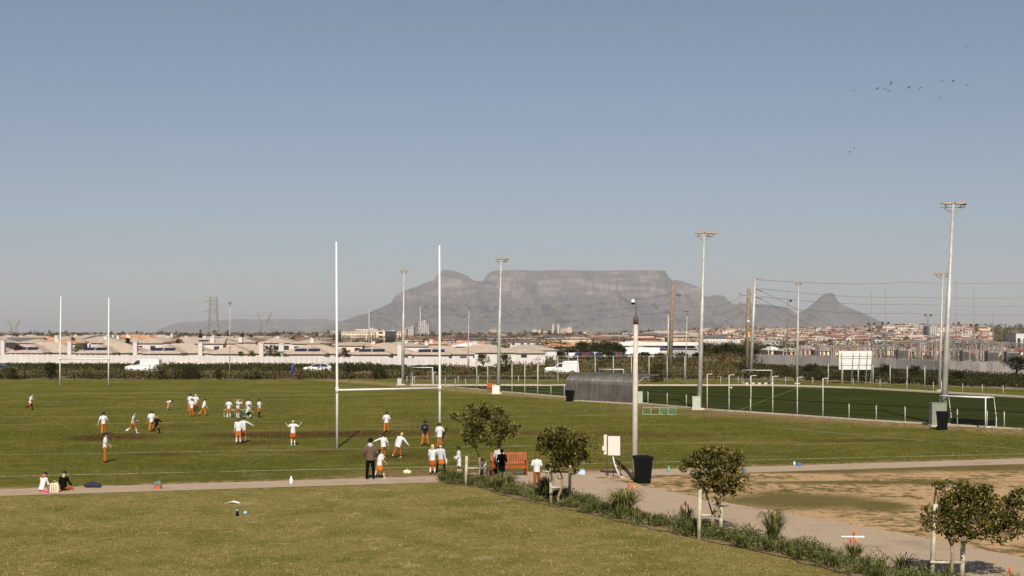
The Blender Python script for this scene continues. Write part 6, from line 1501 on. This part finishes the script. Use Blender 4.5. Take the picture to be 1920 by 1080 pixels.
person(824, 840, 1.30, 172, 'dark haired child in loose white shirt standing at the foot of the near right upright', stand, ((20, 22, 60, -20), (6, 14, 10, 0)), skin='tan', wide=1.12, hem=.10, sleeve=.45)
person(811, 889, 1.24, 165, 'fair haired girl with ponytail and orange skirt, left one of a pair', stand, ((35, 10, 50, -20), (10, 8, 20, 0)), kind='skirt', hair='blond', hairlen=.14, socks=('sock', 'short'), sleeve=.9, wide=1.05)
def towel(t, h, tr, AR):
    m = MB(); w = AR[1][2]; m.tube([w + Vector((.03, 0, .02)), w + Vector((.05, 0, -.10)), w + Vector((.05, .0, -.24))], [.03, .04, .035], 8); m.build('cloth', C_['white'], t, True)
person(826.5, 886, 1.22, -12, 'girl in orange skirt and black stockings holding a white cloth, facing forward', ((4, 14, 3), (-4, 14, 5)), ((30, 8, 90, -30), (4, 12, 10, 0)), top='grey', kind='skirt', socks=('black', 'long'), sleeve=.9, hair='dark', hairlen=.05, extra=towel)
person(861, 888, 1.14, -78, 'child in navy cap facing left with white shorts and socks, beside the tree stake', ((6, 2, 4), (-4, 2, 4)), ((15, 5, 50, 0), (15, 5, 40, 0)), cap_='navy', skin='brown', bottom='white', kind='shorts', socks=('sock', 'short'), sleeve=.95, hem=.10, shoe='black')
person(694.5, 899, 1.66, 180, 'adult in taupe hoodie, dark cap and black trousers standing with hands in pockets', ((3, 4, 2), (-2, 5, 3)), ((0, 22, 45, -45), (0, 22, 45, -45)), top='taupe', sleeve=.95, bottom='black', cap_='black', hood=True, group='adults', wide=1.12, skin='tan')
person(711.5, 898, 1.26, 145, 'girl in orange skirt walking close beside the adult in the taupe hoodie', ((24, 3, 6), (-20, 3, 14)), ((10, 8, 40, 0), (10, 6, 30, 0)), kind='skirt', socks=('sock', 'short'), shoe='white', hair='dark', hairlen=.12)
sitl = ((84, 30, 120), (84, 30, 120))
person(78, 922, 1.28, 150, 'girl in navy cap with ginger hair sitting on the footpath in a white shirt', ((60, 25, 95), (80, 35, 120)), ((30, 15, 40, -20), (30, 15, 50, -20)), (16, 0), hair='ginger', hairlen=.14, cap_='navy', sit=.085, kind='skirt', sleeve=.8, group='children sitting on the footpath')
person(119, 921, 1.28, 172, 'girl in dark cap and black jumper with fair hair sitting on the footpath', sitl, ((20, 18, 50, -20), (20, 18, 50, -20)), (6, 0), top='black', hair='blond', hairlen=.10, cap_='navy', sit=.085, kind='trousers', sleeve=.95, group='children sitting on the footpath')
person(935, 894, 1.30, 170, 'person in black and white jacket at the left end of the park bench', ((20, 6, 18), (5, 6, 8)), ((12, 12, 30, 0), (12, 14, 30, 0)), (6, 0), top='grey', bottom='black', sleeve=.95, hair='dark', skin='tan', group='pair beside the park bench')
person(941, 899, 1.22, 184, 'person in black jacket and navy shorts with bare legs in front of the park bench', ((4, 2, 4), (-2, 2, 4)), ((12, 16, 40, -20), (12, 16, 40, -20)), (4, 0), top='black', bottom='navy', kind='shorts', sleeve=.95, hair='dark', group='pair beside the park bench', wide=1.14)
person(903, 892, 1.24, 160, 'dark haired child sitting on the ground behind the stakes of the first tree', sitl, ((20, 10, 40, 0), (20, 10, 40, 0)), (8, 0), top='darkgrey', bottom='orange', sit=.085, sleeve=.9, skin='tan', group='children sitting near the first tree')
person(1006.5, 914, 1.27, 180, 'boy in white shirt and rust trousers walking away between the two trees', ((10, 3, 4), (-8, 3, 10)), ((5, 16, 40, -22), (5, 16, 40, -22)), bottom='rust', hair='brown', skin='tan', hem=.05, wide=1.05)
# ------------------------------------------------ grass blades standing on the lawn and the pitch
LM_LAWN = leafmats('lawn_blade', [(.11, .12, .024), (.20, .19, .05), (.34, .27, .11), (.42, .33, .16)], .85)
LM_PITCH = leafmats('pitch_blade', [(.080, .090, .015), (.15, .15, .03), (.25, .215, .075)], .85)
import bisect
edge = sorted((p.x, p.y) for p in bed_low)
def lawn_top(x):
    if x < edge[0][0]: return PTH(x) - 2.4
    i = min(len(edge) - 2, bisect.bisect_right([e[0] for e in edge], x) - 1); (a, u), (b_, v) = edge[i], edge[i + 1]
    return u + (v - u) * (x - a) / (b_ - a)
rnd = random.Random(41); m = MB()
def blade(m, x, y, z, h, w, mi):
    a = rnd.uniform(0, 3.14); dx, dy = math.cos(a) * w, math.sin(a) * w; lx, ly = rnd.uniform(-.7, .7) * h, rnd.uniform(-.9, .4) * h
    m.v += [(x - dx, y - dy, z), (x + dx, y + dy, z), (x + lx, y + ly, z + h)]; n = len(m.v); m.f.append((n - 3, n - 2, n - 1)); m.m.append(mi)
cnt = 0
while cnt < 80000:
    y = 30.5 + 23 * rnd.random() ** 1.15; x = rnd.uniform(-.42, .42) * y
    if y > lawn_top(x) - .05: continue
    g = mnoise.noise(Vector((x * .7, y * .7, 3))) + .6 * mnoise.noise(Vector((x * 2.3, y * 2.3, 9)))
    if g < -.25 and rnd.random() < .5: continue
    wt = (4, 4, 2, .1) if g < .1 else (1.5, 3, 4, 1)
    blade(m, x, y, .006, rnd.uniform(.02, .045), rnd.uniform(.006, .013), rnd.choices((0, 1, 2, 3), wt)[0]); cnt += 1
o = m.build('lawn_grass_tufts', LM_LAWN); o['kind'] = 'stuff'
m = MB(); cnt = 0
while cnt < 60000:
    y = 53 * (120 / 53) ** rnd.random(); x = rnd.uniform(-.42, .42) * y
    if y < PTH(x) + .1: continue
    if x > 0 and (y - 132.9) > -1.64 * x - 3: continue
    g = mnoise.noise(Vector((x * .35, y * .35, 3))) + .6 * mnoise.noise(Vector((x * 1.3, y * 1.3, 9)))
    blade(m, x, y, .003, rnd.uniform(.03, .055) * (y / 60) ** .5, rnd.uniform(.012, .024) * y / 60, rnd.choices((0, 1, 2), (5, 4, .3) if g < .1 else (3, 4, 1))[0]); cnt += 1
o = m.build('pitch_grass_tufts', LM_PITCH); o['kind'] = 'stuff'
def sub(fn, prs):
    s=open(fn).read()
    for a,b in prs:
        if a not in s: print('MISSING',fn,a[:70]); continue
        s=s.replace(a,b)
    open(fn,'w').write(s)
